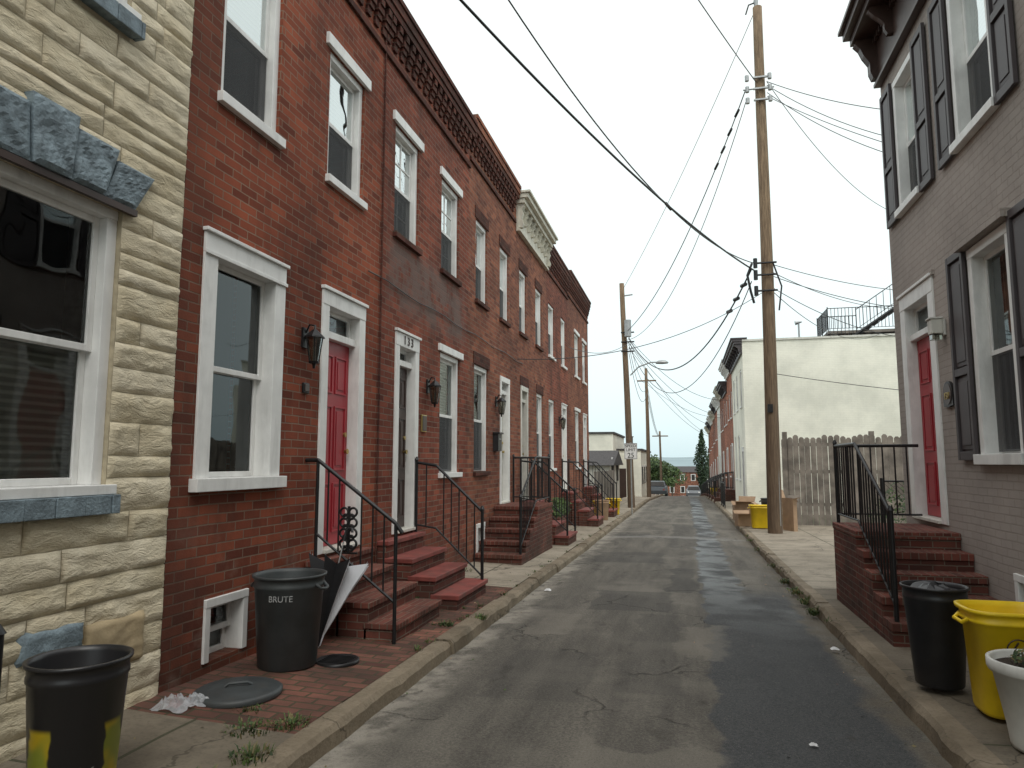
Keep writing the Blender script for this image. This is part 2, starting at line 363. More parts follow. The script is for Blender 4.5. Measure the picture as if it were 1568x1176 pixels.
def strip(name,xa,xb,za,zb,y0,y1,mat,step=1.,jit=.0):
    mb=MB(); k=int((y1-y0)/step)+1; vs=[]; nx=4
    for i in range(k+1):
        y=min(y1,y0+i*step)
        for q in range(nx+1):
            t=q/nx; x=xa+(xb-xa)*t; vs.append((x,y,prof(y)+za+(zb-za)*t+jit*noise.noise(Vector((x*2,y*2,0)))))
    W=nx+1
    mb.add(vs,[(j*W+i,j*W+i+1,(j+1)*W+i+1,(j+1)*W+i) for j in range(k) for i in range(nx)],mat,True); return mb.obj(name)
XL=-3.29; XRt=2.6
strip('concrete_sidewalk',-3.4,-2.148,.165,.118,-12,3.75,M['concdirty'],.5,.012)
strip('brick_sidewalk',-3.4,-2.148,.165,.118,3.75,8.9,M['pave'],.25,.014)
strip('concrete_sidewalk',-3.4,-2.148,.165,.118,8.9,130,M['conc'],1,.01)
strip('concrete_sidewalk',1.508,2.75,.118,.16,-12,9.8,M['concdirty'],1,.008)
strip('concrete_driveway',1.508,9.,.118,.17,9.8,21.3,M['conc'],1,.012)
strip('concrete_sidewalk',1.508,2.6,.118,.15,21.3,130,M['conc'],2,.008)

# ------------------------------------------------------------------ facade elements
class Facade:
    def __init__(s,X0,n): s.X=X0;s.n=n
    def bx(s,mb,d0,d1,y0,y1,z0,z1,mat): mb.box(s.X+s.n*d0,s.X+s.n*d1,y0,y1,z0,z1,mat)
    def q(s,mb,d,y0,y1,z0,z1,mat):
        x=s.X+s.n*d; p=[(x,y0,z0),(x,y1,z0),(x,y1,z1),(x,y0,z1)]
        if s.n<0:p.reverse()
        mb.quad(*p,mat)
    def wall(s,mb,y0,y1,z0,z1,ops,mat,rd=.16,rmat=None):
        Y=sorted({y0,y1}|{o[0] for o in ops}|{o[1] for o in ops}); Z=sorted({z0,z1}|{o[2] for o in ops}|{o[3] for o in ops})
        for a,b in zip(Y,Y[1:]):
            for c,d in zip(Z,Z[1:]):
                ym=(a+b)/2;zm=(c+d)/2
                if any(o[0]<ym<o[1] and o[2]<zm<o[3] for o in ops): continue
                s.q(mb,0,a,b,c,d,mat)
        x=s.X; xi=s.X-s.n*rd; r=rmat or mat
        for o in ops:
            a,b,c,d=o[:4]
            mb.quad((x,a,c),(xi,a,c),(xi,a,d),(x,a,d),r); mb.quad((x,b,c),(x,b,d),(xi,b,d),(xi,b,c),r)
            mb.quad((x,a,d),(xi,a,d),(xi,b,d),(x,b,d),r); mb.quad((x,a,c),(x,b,c),(xi,b,c),(xi,a,c),r)
    def window(s,tr,gl,y0,y1,z0,z1,tw=.07,hh=.07,sill=.08,cap=0,wide=False,blind=.5,curt=False,screen=True,mat=None,sillmat=None,rec=.0,lint=None,munt=False,blow=False):
        m=mat or M['white']; f=.018 if wide else -.03-rec
        gm=M['glassup'] if z0>2 else M['glass']
        zi0=z0
        if sill: s.bx(tr,-.16,.05 if not wide else .07,y0-.035,y1+.035,z0-.02,z0+sill*.6,sillmat or m); zi0=z0+sill*.6
        s.bx(tr,-.155,f,y0,y0+tw,zi0,z1-hh,m); s.bx(tr,-.155,f,y1-tw,y1,zi0,z1-hh,m)
        s.bx(tr,-.155,f+.004,y0,y1,z1-hh,z1,m)
        if cap: s.bx(tr,-.02,.045,y0-.015,y1+.015,z1+.002,z1+.03,m); s.bx(tr,f+.006,.035,y0-.008,y1+.008,z1-hh-.01,z1-hh+.02,m)
        if lint: s.bx(tr,-.03,.035,y0-.09,y1+.09,z1+.002,z1+lint,m)
        a,b,c,d=y0+tw,y1-tw,zi0,z1-hh; mid=(c+d)/2; sf=.042
        for (zz0,zz1,dd) in((mid-.02,d,-.085),(c,mid+.02,-.125)):
            dd-=rec
            s.bx(tr,dd-.03,dd,a,a+sf,zz0,zz1,m); s.bx(tr,dd-.03,dd,b-sf,b,zz0,zz1,m)
            s.bx(tr,dd-.03,dd-.001,a+sf,b-sf,zz0,zz0+sf,m); s.bx(tr,dd-.03,dd-.001,a+sf,b-sf,zz1-sf,zz1,m)
            s.q(gl,dd-.015,a+sf-.005,b-sf+.005,zz0+sf-.005,zz1-sf+.005,gm if dd>-.1-rec else M['glass'])
            if munt:
                ym=(a+b)/2; s.bx(tr,dd-.025,dd-.004,ym-.01,ym+.01,zz0+sf,zz1-sf,m); zm=(zz0+zz1)/2; s.bx(tr,dd-.024,dd-.005,a+sf,b-sf,zm-.01,zm+.01,m)
        if screen: s.q(gl,-.088-rec,a+.02,b-.02,c+.02,mid-.015,M['screen'])
        if blind>0:
            if blow: s.q(gl,-.21-rec,a-.05,b+.05,c-.02,c+(d-c)*blind,M['blind'])
            else: s.q(gl,-.21-rec,a-.05,b+.05,d-(d-c)*blind,d+.05,M['blind'])
        if curt:
            s.q(gl,-.25-rec,a-.05,a+(b-a)*.28,c-.05,d+.05,M['curt']); s.q(gl,-.25-rec,b-(b-a)*.28,b+.05,c-.05,d+.05,M['curt'])
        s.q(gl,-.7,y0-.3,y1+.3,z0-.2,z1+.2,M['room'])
    def door(s,tr,dr,gl,y0,y1,z0,z1,tw=.15,hh=.15,leafh=2.0,leaf=None,cap=True,mat=None,head=None):
        m=mat or M['white']; leaf=leaf or M['reddoor']
        s.bx(tr,-.155,.018,y0,y0+tw,z0,z1-hh,m); s.bx(tr,-.155,.018,y1-tw,y1,z0,z1-hh,m); s.bx(tr,-.155,.022,y0,y1,z1-hh,z1,m)
        if cap: s.bx(tr,-.02,.045,y0-.015,y1+.015,z1+.002,z1+.035,m)
        s.bx(tr,-.155,.05,y0+tw,y1-tw,z0,z0+.035,M['offw'])
        a,b=y0+tw,y1-tw; zl=min(z0+.035+leafh,z1-hh-.06)
        if z1-hh-zl>.15:
            s.bx(tr,-.15,-.03,a,b,zl,zl+.07,m)
            s.bx(tr,-.13,-.09,a,a+.04,zl+.07,z1-hh,m); s.bx(tr,-.13,-.09,b-.04,b,zl+.07,z1-hh,m); s.bx(tr,-.13,-.091,a+.04,b-.04,z1-hh-.04,z1-hh,m)
            s.q(gl,-.12,a+.03,b-.03,zl+.06,z1-hh-.03,M['glass'])
        s.bx(dr,-.15,-.10,a+.004,b-.004,z0+.04,zl-.003,leaf)
        w=b-a; h=zl-z0-.04
        for (u0,u1) in((.1,.46),(.54,.9)):
            for (v0,v1) in((.06,.30),(.36,.68),(.74,.93)):
                ya,yb,za,zb=a+w*u0,a+w*u1,z0+.04+h*v0,z0+.04+h*v1
                for bb in((ya,yb,za,za+.018),(ya,yb,zb-.018,zb),(ya,ya+.018,za+.018,zb-.018),(yb-.018,yb,za+.018,zb-.018)): s.bx(dr,-.10,-.088,*bb,leaf)
                s.bx(dr,-.10,-.092,ya+.05,yb-.05,za+.05,zb-.05,leaf)
        ky=b-.07 if s.n>0 else a+.07; kx=s.X-s.n*.1
        dr.cyl((kx,ky,z0+.95),(kx+s.n*.045,ky,z0+.95),.012,.028,M['brassy'],10); dr.cyl((kx,ky,z0+1.12),(kx+s.n*.02,ky,z0+1.12),.025,.025,M['brassy'],10)
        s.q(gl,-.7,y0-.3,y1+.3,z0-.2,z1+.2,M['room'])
    def body(s,mb,y0,y1,z0,z1,mat,depth=8,roof=True):
        xf=s.X-s.n*.002;xb=s.X-s.n*depth
        mb.quad((xf,y0+.004,z0),(xf,y0+.004,z1),(xb,y0+.004,z1),(xb,y0+.004,z0),mat)
        mb.quad((xf,y1-.004,z0),(xb,y1-.004,z0),(xb,y1-.004,z1),(xf,y1-.004,z1),mat)
        mb.quad((xb,y0,z0),(xb,y0,z1),(xb,y1,z1),(xb,y1,z0),mat)
        mb.quad((xf,y0,z1-.3),(xf,y1,z1-.3),(xb,y1,z1-.3),(xb,y0,z1-.3),M['tar'])
        s.bx(mb,-.3,-.001,y0+.003,y1-.003,z1-.35,z1-.002,mat)
    def corbel(s,mb,y0,y1,zt,dark,top=None):
        s.bx(mb,.002,.035,y0,y1,zt-.72,zt-.65,dark)
        s.bx(mb,.002,.12,y0,y1,zt-.13,zt-.02,top or dark)
        s.bx(mb,.002,.10,y0,y1,zt-.22,zt-.132,dark)
        s.bx(mb,-.28,.14,y0,y1,zt-.018,zt+.05,top or dark)
        y=y0+.02
        while y<y1-.1:
            s.bx(mb,.002,.03,y,y+.10,zt-.55,zt-.46,dark)
            s.bx(mb,.002,.05,y+.02,y+.13,zt-.458,zt-.39,dark)
            s.bx(mb,.002,.07,y-.0,y+.15,zt-.388,zt-.31,dark)
            s.bx(mb,.002,.09,y+.03,y+.12,zt-.308,zt-.222,dark)
            y+=.205
    def wood_cornice(s,mb,y0,y1,zt,mat,proj=.4,h=.75,nb=6):
        s.bx(mb,.002,.06,y0,y1,zt-h,zt-.25,mat); s.bx(mb,.002,.09,y0-.01,y1+.01,zt-h-.05,zt-h-.002,mat)
        s.bx(mb,.0,proj-.08,y0-.03,y1+.03,zt-.248,zt-.15,mat); s.bx(mb,.0,proj,y0-.06,y1+.06,zt-.148,zt-.05,mat); s.bx(mb,-.2,proj+.05,y0-.09,y1+.09,zt-.048,zt,mat)
        for i in range(nb+1):
            y=y0+.08+(y1-y0-.16)*i/nb; big=i in(0,nb)
            w=.06 if big else .04; hh=h-.28 if big else h*.45
            pr=[(.06,zt-.25),(proj-.12,zt-.25),(proj-.10,zt-.30),(proj-.16,zt-.37),(proj*.52,zt-.25-hh*.42),(proj*.36,zt-.25-hh*.62),(.15,zt-.25-hh*.85),(.12,zt-.25-hh),(.06,zt-.25-hh)]
            va=[(s.X+s.n*d,y-w,z) for d,z in pr]; vb=[(s.X+s.n*d,y+w,z) for d,z in pr]; k=len(pr)
            mb.add(va+vb,[tuple(range(k)),tuple(reversed(range(k,2*k)))]+[(i2,(i2+1)%k,k+(i2+1)%k,k+i2) for i2 in range(k)],mat)
        y=y0+.1
        while y<y1-.08: s.bx(mb,.06,.11,y,y+.05,zt-.34,zt-.26,mat); y+=.1
    def shutter(s,mb,y0,y1,z0,z1,mat):
        f=.05; s.bx(mb,.015,.05,y0,y0+f,z0,z1,mat); s.bx(mb,.015,.05,y1-f,y1,z0,z1,mat)
        zm=z0+(z1-z0)*.42
        for a,b in((z0,z0+.08),(zm-.035,zm+.035),(z1-.07,z1)): s.bx(mb,.015,.048,y0+f,y1-f,a,b,mat)
        s.bx(mb,.012,.018,y0+f,y1-f,z0+.08,z1-.07,mat)
        for a,b in((z0+.08,zm-.035),(zm+.035,z1-.07)):
            s.bx(mb,.018,.03,y0+f+.015,y1-f-.015,a+.02,b-.02,mat); s.bx(mb,.03,.038,y0+f+.05,y1-f-.05,a+.06,b-.06,mat)

def railing(mb,pts,h,sp=.12,r=.009,mat=None,post=(True,True),bot=.1):
    mat=mat or M['iron']; top=[(x,y,z+h) for x,y,z in pts]; b=[(x,y,z+bot) for x,y,z in pts]
    for a,c in zip(top,top[1:]): mb.cyl(a,c,.018,.018,mat,8)
    for a,c in zip(b,b[1:]): mb.cyl(a,c,.012,.012,mat,6)
    for (a,c) in zip(pts,pts[1:]):
        L=math.dist(a,c); k=max(1,int(L/sp))
        for i in range(1,k):
            t=i/k; x=a[0]+(c[0]-a[0])*t;y=a[1]+(c[1]-a[1])*t;z=a[2]+(c[2]-a[2])*t
            mb.cyl((x,y,z+bot),(x,y,z+h),r,r,mat,6,False)
    for k,i in((0,0),(1,-1)):
        if post[k]:
            x,y,z=pts[i]; mb.cyl((x,y,z-.02),(x,y,z+h+.03),.02,.02,mat,8); mb.cyl((x,y,z+h+.03),(x,y,z+h+.07),.03,.012,mat,8)
def stoop_x(fs,y0,y1,ztop,zg,xs,brick,tread):
    """steps descending from the facade towards the street; xs = list of front distances, lowest first"""
    mb=MB(); k=len(xs); rise=(ztop-zg)/k
    for i,d in enumerate(xs):
        zt=zg+rise*(i+1); dn=xs[i+1] if i+1<k else 0.003
        fs.bx(mb,dn-(.0 if i+1==k else .03),d,y0,y1,zg-.2,zt-.05,brick)
        fs.bx(mb,dn-(.0 if i+1==k else .03),d+.025,y0-.015,y1+.015,zt-.048,zt,tread)
    return mb
def stoop_y(fs,w,ya,yb,yend,ztop,zg,ns,brick,tread,x0=.003):
    """steps climbing away from the viewer (along +Y), landing yb..yend"""
    mb=MB(); rise=(ztop-zg)/ns
    for i in range(ns):
        y0=ya+(yb-ya)*i/(ns-1) if ns>1 else ya; y1=yend if i==ns-1 else ya+(yb-ya)*(i+1)/(ns-1)
        zt=zg+rise*(i+1)
        fs.bx(mb,.003,w,y0,y1,zg-.3,zt-.064,brick)
        fs.bx(mb,.004,w+.012,y0-.02,y1-.021 if i<ns-1 else y1,zt-.062,zt,tread)
    return mb

# ------------------------------------------------------------------ left row
S=.965
FL=Facade(XL,1)
def sc(o): return tuple(v*S for v in o[:4])
def rowhouse(name,fs,y0,y1,zb,zt,brick,ops,cornice,depth=8):
    e=empty(name); wl=MB();tr=MB();gl=MB();dr=MB()
    fs.wall(wl,y0,y1,zb,zt,[o[1] for o in ops],brick); fs.body(wl,y0,y1,zb,zt,brick,depth)
    for kind,o,kw in ops:
        if kind=='win': fs.window(tr,gl,*o,**kw)
        else: fs.door(tr,dr,gl,*o,**kw)
    wl.obj('walls',e)
    tr.obj('window_and_door_trim',e,bevel=.004); gl.obj('window_glass',e)
    if dr.v: dr.obj('door',e,bevel=.003)
    if cornice:
        c=MB(); cornice(c); c.obj('cornice',e,bevel=.004)
    return e
zt1=5.66*S; zt2=5.82*S; ZB=-2.6
A=rowhouse('brick_rowhouse',FL,4.18*S,7.5*S,ZB,zt1,M['brA'],[
 ('win',sc((4.41,5.50,-.19,1.70)),dict(tw=.15,hh=.15,wide=True,cap=1,blind=0,sill=.12,screen=False)),
 ('door',sc((6.17,7.12,-.87,1.69)),dict(tw=.13,hh=.14)),
 ('win',sc((4.6,5.12,-1.44,-.99)),dict(tw=.06,hh=.06,wide=True,blind=0,screen=False,sill=.0)),
 ('win',sc((4.52,5.33,2.77,4.40)),dict(sill=.1,blind=.5,tw=.07,hh=.1)),
 ('win',sc((6.2,7.0,2.80,4.20)),dict(sill=.09,blind=.45,lint=.12))],
 lambda c:FL.corbel(c,4.18*S,7.5*S,zt1,M['brD']))
B=rowhouse('brick_rowhouse',FL,7.5*S,11*S,ZB,zt1,M['brB'],[
 ('door',sc((7.98,8.76,-.85,1.60)),dict(tw=.12,hh=.16,leaf=M['brown'],leafh=1.95)),
 ('win',sc((9.63,10.55,-.2,1.60)),dict(lint=.1,blind=.6)),
 ('win',sc((7.886,8.7,2.77,4.22)),dict(lint=.12,sillmat=M['brD'],blind=.55,munt=True)),
 ('win',sc((9.62,10.45,2.77,4.22)),dict(lint=.12,sillmat=M['brD'],blind=.55,munt=True))],
 lambda c:FL.corbel(c,7.5*S,11*S,zt1,M['brD']))
dk=dict(sillmat=M['brD'],tw=.055)
C=rowhouse('brick_rowhouse',FL,11*S,14.3*S,ZB,zt2,M['brC'],[
 ('win',sc((11.34,12.2,-.2,1.65)),dict(blind=.5,**dk)),('door',sc((13.04,13.78,-.78,1.65)),dict(tw=.09,hh=.1,leaf=M['offw'],cap=False)),
 ('win',sc((11.5,12.0,-1.5,-1.02)),dict(tw=.07,hh=.07,wide=True,blind=0,screen=False,sill=0)),
 ('win',sc((11.39,12.1,2.72,4.2)),dict(blind=.5,**dk)),('win',sc((13.02,13.72,2.72,4.2)),dict(blind=1,**dk))],
 lambda c:FL.corbel(c,11*S,14.3*S,zt2,M['brD'],M['brC']))
D=rowhouse('brick_rowhouse',FL,14.3*S,17.8*S,ZB,5.45*S,M['brC'],[
 ('door',sc((14.8,15.5,-.8,1.65)),dict(tw=.08,hh=.1,leaf=M['brown'],cap=False,mat=M['offw'])),('win',sc((16.5,17.25,-.2,1.65)),dict(blind=.4,**dk)),
 ('win',sc((14.69,15.37,2.75,4.2)),dict(blind=.5,**dk)),('win',sc((16.4,17.15,2.75,4.2)),dict(blind=.3,**dk))],
 lambda c:FL.wood_cornice(c,14.4*S,17.7*S,5.8*S,M['creamc'],.27,.78,8))
E=rowhouse('brick_rowhouse',FL,17.8*S,21.2*S,ZB,5.7*S,M['brB'],[
 ('win',sc((18.05,18.9,-.2,1.65)),dict(blind=.5)),('door',sc((20,20.8,-.8,1.65)),dict(tw=.1,hh=.1,leaf=M['offw'])),
 ('win',sc((18.05,18.9,2.75,4.2)),dict(blind=.5)),('win',sc((20,20.8,2.75,4.2)),dict(blind=.3))],
 lambda c:FL.corbel(c,17.8*S,21.2*S,5.7*S,M['brD']))
F=rowhouse('brick_rowhouse',FL,21.2*S,25.9*S,ZB,5.85*S,M['brC'],[
 ('win',sc((22.6,23.5,-.2,1.65)),dict(blind=.5,lint=.1)),('door',sc((24.4,25.2,-.9,1.65)),dict(tw=.1,hh=.1,leaf=M['brown'])),
 ('win',sc((22.6,23.5,2.75,4.2)),dict(blind=.5,lint=.1)),('win',sc((24.4,25.2,2.75,4.2)),dict(blind=.5,lint=.1))],
 lambda c:FL.corbel(c,21.2*S,25.9*S,5.85*S,M['brD']))
mb=MB()
for (a,b,z) in((11.39,12.1,4.2),(13.02,13.72,4.2),(11.34,12.2,1.65),(14.69,15.37,4.2),(16.4,17.15,4.2),(16.5,17.25,1.65),(14.8,15.5,1.65)):
    y=(a-.06)*S
    while y<(b+.06)*S: FL.bx(mb,.001,.014,y,y+.062,z*S+.003,z*S+.2,M['brD']); y+=.07
mb.obj('brick_window_heads',C)
# thin service cable and conduit clipped to the facades
mb=MB()
pts=[(XL+.02,6.9+i*.5,2.05+.02*math.sin(i*1.7)) for i in range(16)]; mb.tube(pts,.007,M['iron'],5)
mb.tube([(XL+.02,7.24,5.0),(XL+.02,7.24,2.05),(XL+.02,7.24,-1.3)],.012,M['brD'],6)
mb.obj('service_cable',B)

# stone (formstone) house
E0=empty('formstone_rowhouse')
ops=[(2.50*S,3.63*S,-.17*S,1.57*S),(2.5*S,3.6*S,2.85*S,4.5*S),(.2,1.3,-.9,1.6),(-3.4,-2.2,-.2,1.6)]
w=MB(); FL.wall(w,-6,4.18*S-.012,ZB,zt1,ops,M['stj']); FL.body(w,-6,4.18*S-.012,ZB,zt1,M['stj']); w.obj('walls',E0)
tr=MB();gl=MB();dr=MB()
FL.window(tr,gl,*ops[0],tw=.075,hh=.06,blind=.5,blow=True,screen=False,sill=.06,wide=False)
FL.window(tr,gl,*ops[1],tw=.07,hh=.06,blind=.3,sill=.06)
FL.door(tr,dr,gl,*ops[2]); FL.window(tr,gl,*ops[3])
dr.obj('door',E0)
for o in ops[:2]+[ops[3]]:
    y=o[0]-.06
    while y<o[1]+.03:
        L=min(.19,o[1]+.05-y); FL.bx(tr,-.02,.07+U(-.008,.008),y,y+L-.005,o[2]-.13,o[2]-.022,M['blue']); y+=L
tr.obj('window_trim',E0,bevel=.004); gl.obj('window_glass',E0)
st=MB()
def stoneblock(mb,y0,y1,z0,z1,mat,amp=.016,base=.016):
    nu=max(4,int((y1-y0)/.022)); nv=max(4,int((z1-z0)/.022)); vs=[]; seed=R()*99
    tilt=U(-.007,.007); tz=U(-.006,.008)
    for j in range(nv+1):
        for i in range(nu+1):
            u=i/nu;v=j/nv; y=y0+(y1-y0)*u; z=z0+(z1-z0)*v
            e=min(1,min(u*nu,(1-u)*nu)/1.)*min(1,min(v*nv,(1-v)*nv)/1.)
            h=base+tilt*(u-.5)*2+tz*(v-.5)*2+amp*noise.noise(Vector((y*4+seed,z*13+y*3,seed)))+.009*noise.noise(Vector((y*12,z*34,seed)))
            jj=.004 if e<1 else 0
            vs.append((XL+max(.004,h)*e+.001,y+jj*noise.noise(Vector((y*9,z*9,1))),z+jj*noise.noise(Vector((y*9,z*9,7)))))
    W=nu+1
    mb.add(vs,[(j*W+i,j*W+i+1,(j+1)*W+i+1,(j+1)*W+i) for j in range(nv) for i in range(nu)],mat,True)
z=-1.56
Yend=4.18*S
while z<zt1:
    h=random.choice([.13,.15,.16,.18,.2]); z1=min(z+h,zt1); zm=(z+z1)/2
    iv=[(.9,Yend)]
    for o in ops:
        if o[2]-.1<zm<o[3]+.0:
            new=[]
            for a,b in iv:
                if o[1]<=a or o[0]>=b: new.append((a,b)); continue
                if o[0]-a>.05:new.append((a,o[0]))
                if b-o[1]>.05:new.append((o[1],b))
            iv=new
    for a,b in iv:
        y=b
        while y>a+.001:
            L=U(.26,.85)
            if y-L-a<.18: L=y-a
            if h>=.2 and R()<.35:
                s1=U(.4,.6); stoneblock(st,y-L+.003,y-.003,z+.003,z+(z1-z)*s1-.002,random.choice(M['st'])); stoneblock(st,y-L+.003,y-.003,z+(z1-z)*s1+.002,z1-.003,random.choice(M['st']))
            else: stoneblock(st,y-L+.003,y-.003,z+.003,z1-.003,random.choice(M['st']))
            y-=L
    z=z1
st.obj('stone_facing',E0)
def fan(mb,yc,w,zb):
    hs=[.25,.31,.37,.31,.25]
    for i in range(5):
        b0=yc-w/2+w*i/5; b1=b0+w/5; g=.003
        t0=yc+(b0-yc)*1.24; t1=yc+(b1-yc)*1.24; hh=hs[i]; seed=R()*50; lift=(.012,.02,.032,.02,.012)[i]
        nu,nv=10,14; vs=[]
        for j in range(nv+1):
            for k in range(nu+1):
                u=k/nu;v=j/nv
                yy=(b0+g+(b1-b0-2*g)*u)*(1-v)+(t0+g+(t1-t0-2*g)*u)*v; zz=zb+hh*v
                e=0 if (k in(0,nu) or j in(0,nv)) else 1
                vs.append((XL+.03+lift+e*(.014+.016*noise.noise(Vector((yy*16+zz*9,zz*6,seed)))+.006*noise.noise(Vector((yy*40,zz*30,seed)))),yy,zz))
        W=nu+1
        mb.add(vs,[(j*W+k,j*W+k+1,(j+1)*W+k+1,(j+1)*W+k) for j in range(nv) for k in range(nu)],M['blue'],False)
        bo=[(XL,vs[q][1],vs[q][2]) for q in(0,nu,(nv+1)*W-1,nv*W)]; tp=[vs[q] for q in(0,nu,(nv+1)*W-1,nv*W)]
        mb.add(bo+tp,[(0,1,5,4),(1,2,6,5),(2,3,7,6),(3,0,4,7)],M['blue'])
fn=MB(); fan(fn,3.06*S,1.22,1.6*S); fan(fn,3.0*S,1.14,4.53*S)
FL.bx(fn,.022,.05,2.44*S,3.70*S,1.555*S,1.6*S-.004,M['brown'])
stoneblock(fn,3.1*S,3.52*S,-1.03,-.86,M['blue'],base=.035); stoneblock(fn,3.52*S+.01,4.0*S,-1.2,-.9,M['tan'],amp=.005,base=.034)
fn.obj('keystone_lintel',E0)

def lantern(name,fs,y,z,s=1.):
    mb=MB(); x=fs.X+fs.n*.12*s; n_=fs.n; m=M['iron']
    mb.box(fs.X,fs.X+n_*.02,y-.05*s,y+.05*s,z-.06*s,z+.14*s,m)
    mb.tube([(fs.X+n_*.02,y,z+.09*s),(fs.X+n_*.06*s,y,z+.17*s),(x,y,z+.16*s),(x,y,z+.1*s)],.01*s,m)
    def fr(r0,z0,r1,z1,mat,cap=True): mb.cyl((x,y,z0),(x,y,z1),r0,r1,mat,6,cap,False)
    fr(.1*s,z+.05*s,.02*s,z+.12*s,m); fr(.105*s,z+.035*s,.1*s,z+.05*s,m); fr(.045*s,z-.2*s,.085*s,z+.035*s,M['lampglass'],False)
    for k in range(6):
        t=math.pi*k/3
        a=Vector((x+math.cos(t)*.05*s,y+math.sin(t)*.05*s,z-.2*s)); b=Vector((x+math.cos(t)*.09*s,y+math.sin(t)*.09*s,z+.04*s)); mb.cyl(a,b,.006*s,.006*s,m,5)
    fr(.05*s,z-.22*s,.055*s,z-.2*s,m); fr(.012*s,z-.27*s,.02*s,z-.22*s,m); fr(.012*s,z-.2*s,.012*s,z-.05*s,M['offw'])
    return mb.obj(name)
lantern('wall_lantern',FL,5.86*S,1.07,.9); lantern('wall_lantern',FL,9.12*S,.96,.9); lantern('wall_lantern',FL,12.75*S,1.05,.9); lantern('wall_lantern',FL,19.6*S,1.1,.9)
def plaque(fs,y,z,w,h,mat,name='house_number_plaque'):
    mb=MB(); fs.bx(mb,.001,.022,y-w/2,y+w/2,z-h/2,z+h/2,mat); fs.bx(mb,.022,.03,y-w/2+.012,y+w/2-.012,z-h/2+.012,z+h/2-.012,M['brown']); mb.obj(name,bevel=.004)
plaque(FL,8.97*S,.50,.17,.22,M['brassy']); plaque(FL,5.9*S,.66,.1,.09,M['iron'])
mb=MB(); FL.bx(mb,.002,.1,12.55*S,12.8*S,.2,.5,M['black']); FL.bx(mb,.002,.13,12.53*S,12.82*S,.5,.53,M['black']); FL.bx(mb,.1,.106,12.6*S,12.75*S,.4,.42,M['metal']); mb.obj('mailbox',bevel=.006)
def text(name,body,size,loc,rot,mat,parent=None,ext=.004):
    cu=bpy.data.curves.new(name,'FONT'); cu.body=body; cu.size=size; cu.align_x='CENTER'; cu.extrude=ext; cu.materials.append(mat)
    o=bpy.data.objects.new(name,cu); o.location=(loc[0],loc[1],loc[2]+OZ); o.rotation_euler=rot; scene.collection.objects.link(o)
    if parent:o.parent=parent
    return o
text('number_133','1 3 3',.15,(XL+.028,8.36*S,1.60*S-.125),(math.pi/2,0,math.pi/2),M['brown'],B)

# ------------------------------------------------------------------ stoops (left)
zg=-1.53
def finish_stoop(mb,rails,parent_name='brick_stoop'):
    e=empty(parent_name); mb.obj('steps',e,bevel=.006)
    if rails and rails.v: rails.obj('iron_railing',e)
    return e
st=stoop_x(FL,5.80,6.93,-.87,zg,[.86,.60,.34,.12],M['brStep'],M['brTread'])
r=MB(); ry=5.76
r.cyl((XL+.0,ry,0.02),(XL+.12,ry,0.02),.018,.018,M['iron'],8); r.cyl((XL+.12,ry,0.02),(-2.42,ry,-.52),.018,.018,M['iron'],8)
r.cyl((-2.42,ry,-.52),(-2.36,ry,-.6),.018,.018,M['iron'],8); r.cyl((-2.42,ry,-1.55),(-2.42,ry,-.52),.017,.017,M['iron'],8); r.cyl((XL+.12,ry,-.9),(XL+.12,ry,0.02),.015,.015,M['iron'],8)
def lz(x): t=(x-(XL+.12))/(-2.42-(XL+.12)); return .02+(-.54)*t
r.cyl((XL+.12,ry,-.62),(-2.42,ry,-1.18),.012,.012,M['iron'],6)
for i in range(1,7):
    if i in(3,): continue
    x=XL+.12+.107*i; r.cyl((x,ry,lz(x)-.65),(x,ry,lz(x)),.008,.008,M['iron'],6,False)
def ring(mb,cx,y,cz,R0,r,mat,sx=1,a0=0,a1=2*math.pi,seg=16):
    mb.tube([(cx+math.cos(a0+(a1-a0)*i/seg)*R0*sx,y,cz+math.sin(a0+(a1-a0)*i/seg)*R0) for i in range(seg+1)],r,mat,6)
px=-2.86; pz=-.58
for k in range(4):
    for sx in(-1,1):
        ring(r,px+sx*.042,ry-.005,pz+.15-k*.09,.036,.0105,M['iron']); ring(r,px+sx*.03,ry-.005,pz+.11-k*.09,.02,.010,M['iron'])
r.cyl((px-.085,ry,pz-.2),(px+.085,ry,pz-.2),.01,.01,M['iron'],6); r.cyl((px,ry,pz-.2),(px,ry,pz+.2),.014,.014,M['iron'],6)
finish_stoop(st,r)
st=stoop_x(FL,7.30,8.42,-.85,zg-.04,[.92,.66,.40,.12],M['brStep'],M['redtread'])
r=MB(); railing(r,[(XL+.04,8.36,-.86),(XL+.3,8.36,-.9),(-2.40,8.36,-1.45)],.86,.13)
finish_stoop(st,r)
st=stoop_y(FL,.78,10.95,12.2,13.6,-.76,-1.6,5,M['brStep'],M['brTread'])
r=MB(); railing(r,[(XL+.74,13.5,-.76),(XL+.74,12.25,-.76),(XL+.74,11.05,-1.42)],.85,.12); railing(r,[(XL+.74,13.5,-.76),(XL+.04,13.5,-.76)],.85,.12,post=(False,True))
finish_stoop(st,r)
for (y0,y1) in((14.1,15.2),(19.1,20.3),(23.3,24.6)):
    g=prof(y0)+.1; st=stoop_x(FL,y0,y1,-.8,g,[1.0,.74,.48,.3],M['brStep'],M['redtread'])
    r=MB()
    for yy in(y0+.04,y1-.04): railing(r,[(XL+.04,yy,-.82),(XL+.32,yy,-.85),(XL+.98,yy,g+.2)],.85,.13)
    finish_stoop(st,r)
mb=MB(); FL.bx(mb,.01,.5,16.0,17.2,-1.9,-1.25,M['brStep']); mb.obj('brick_planter',bevel=.006)

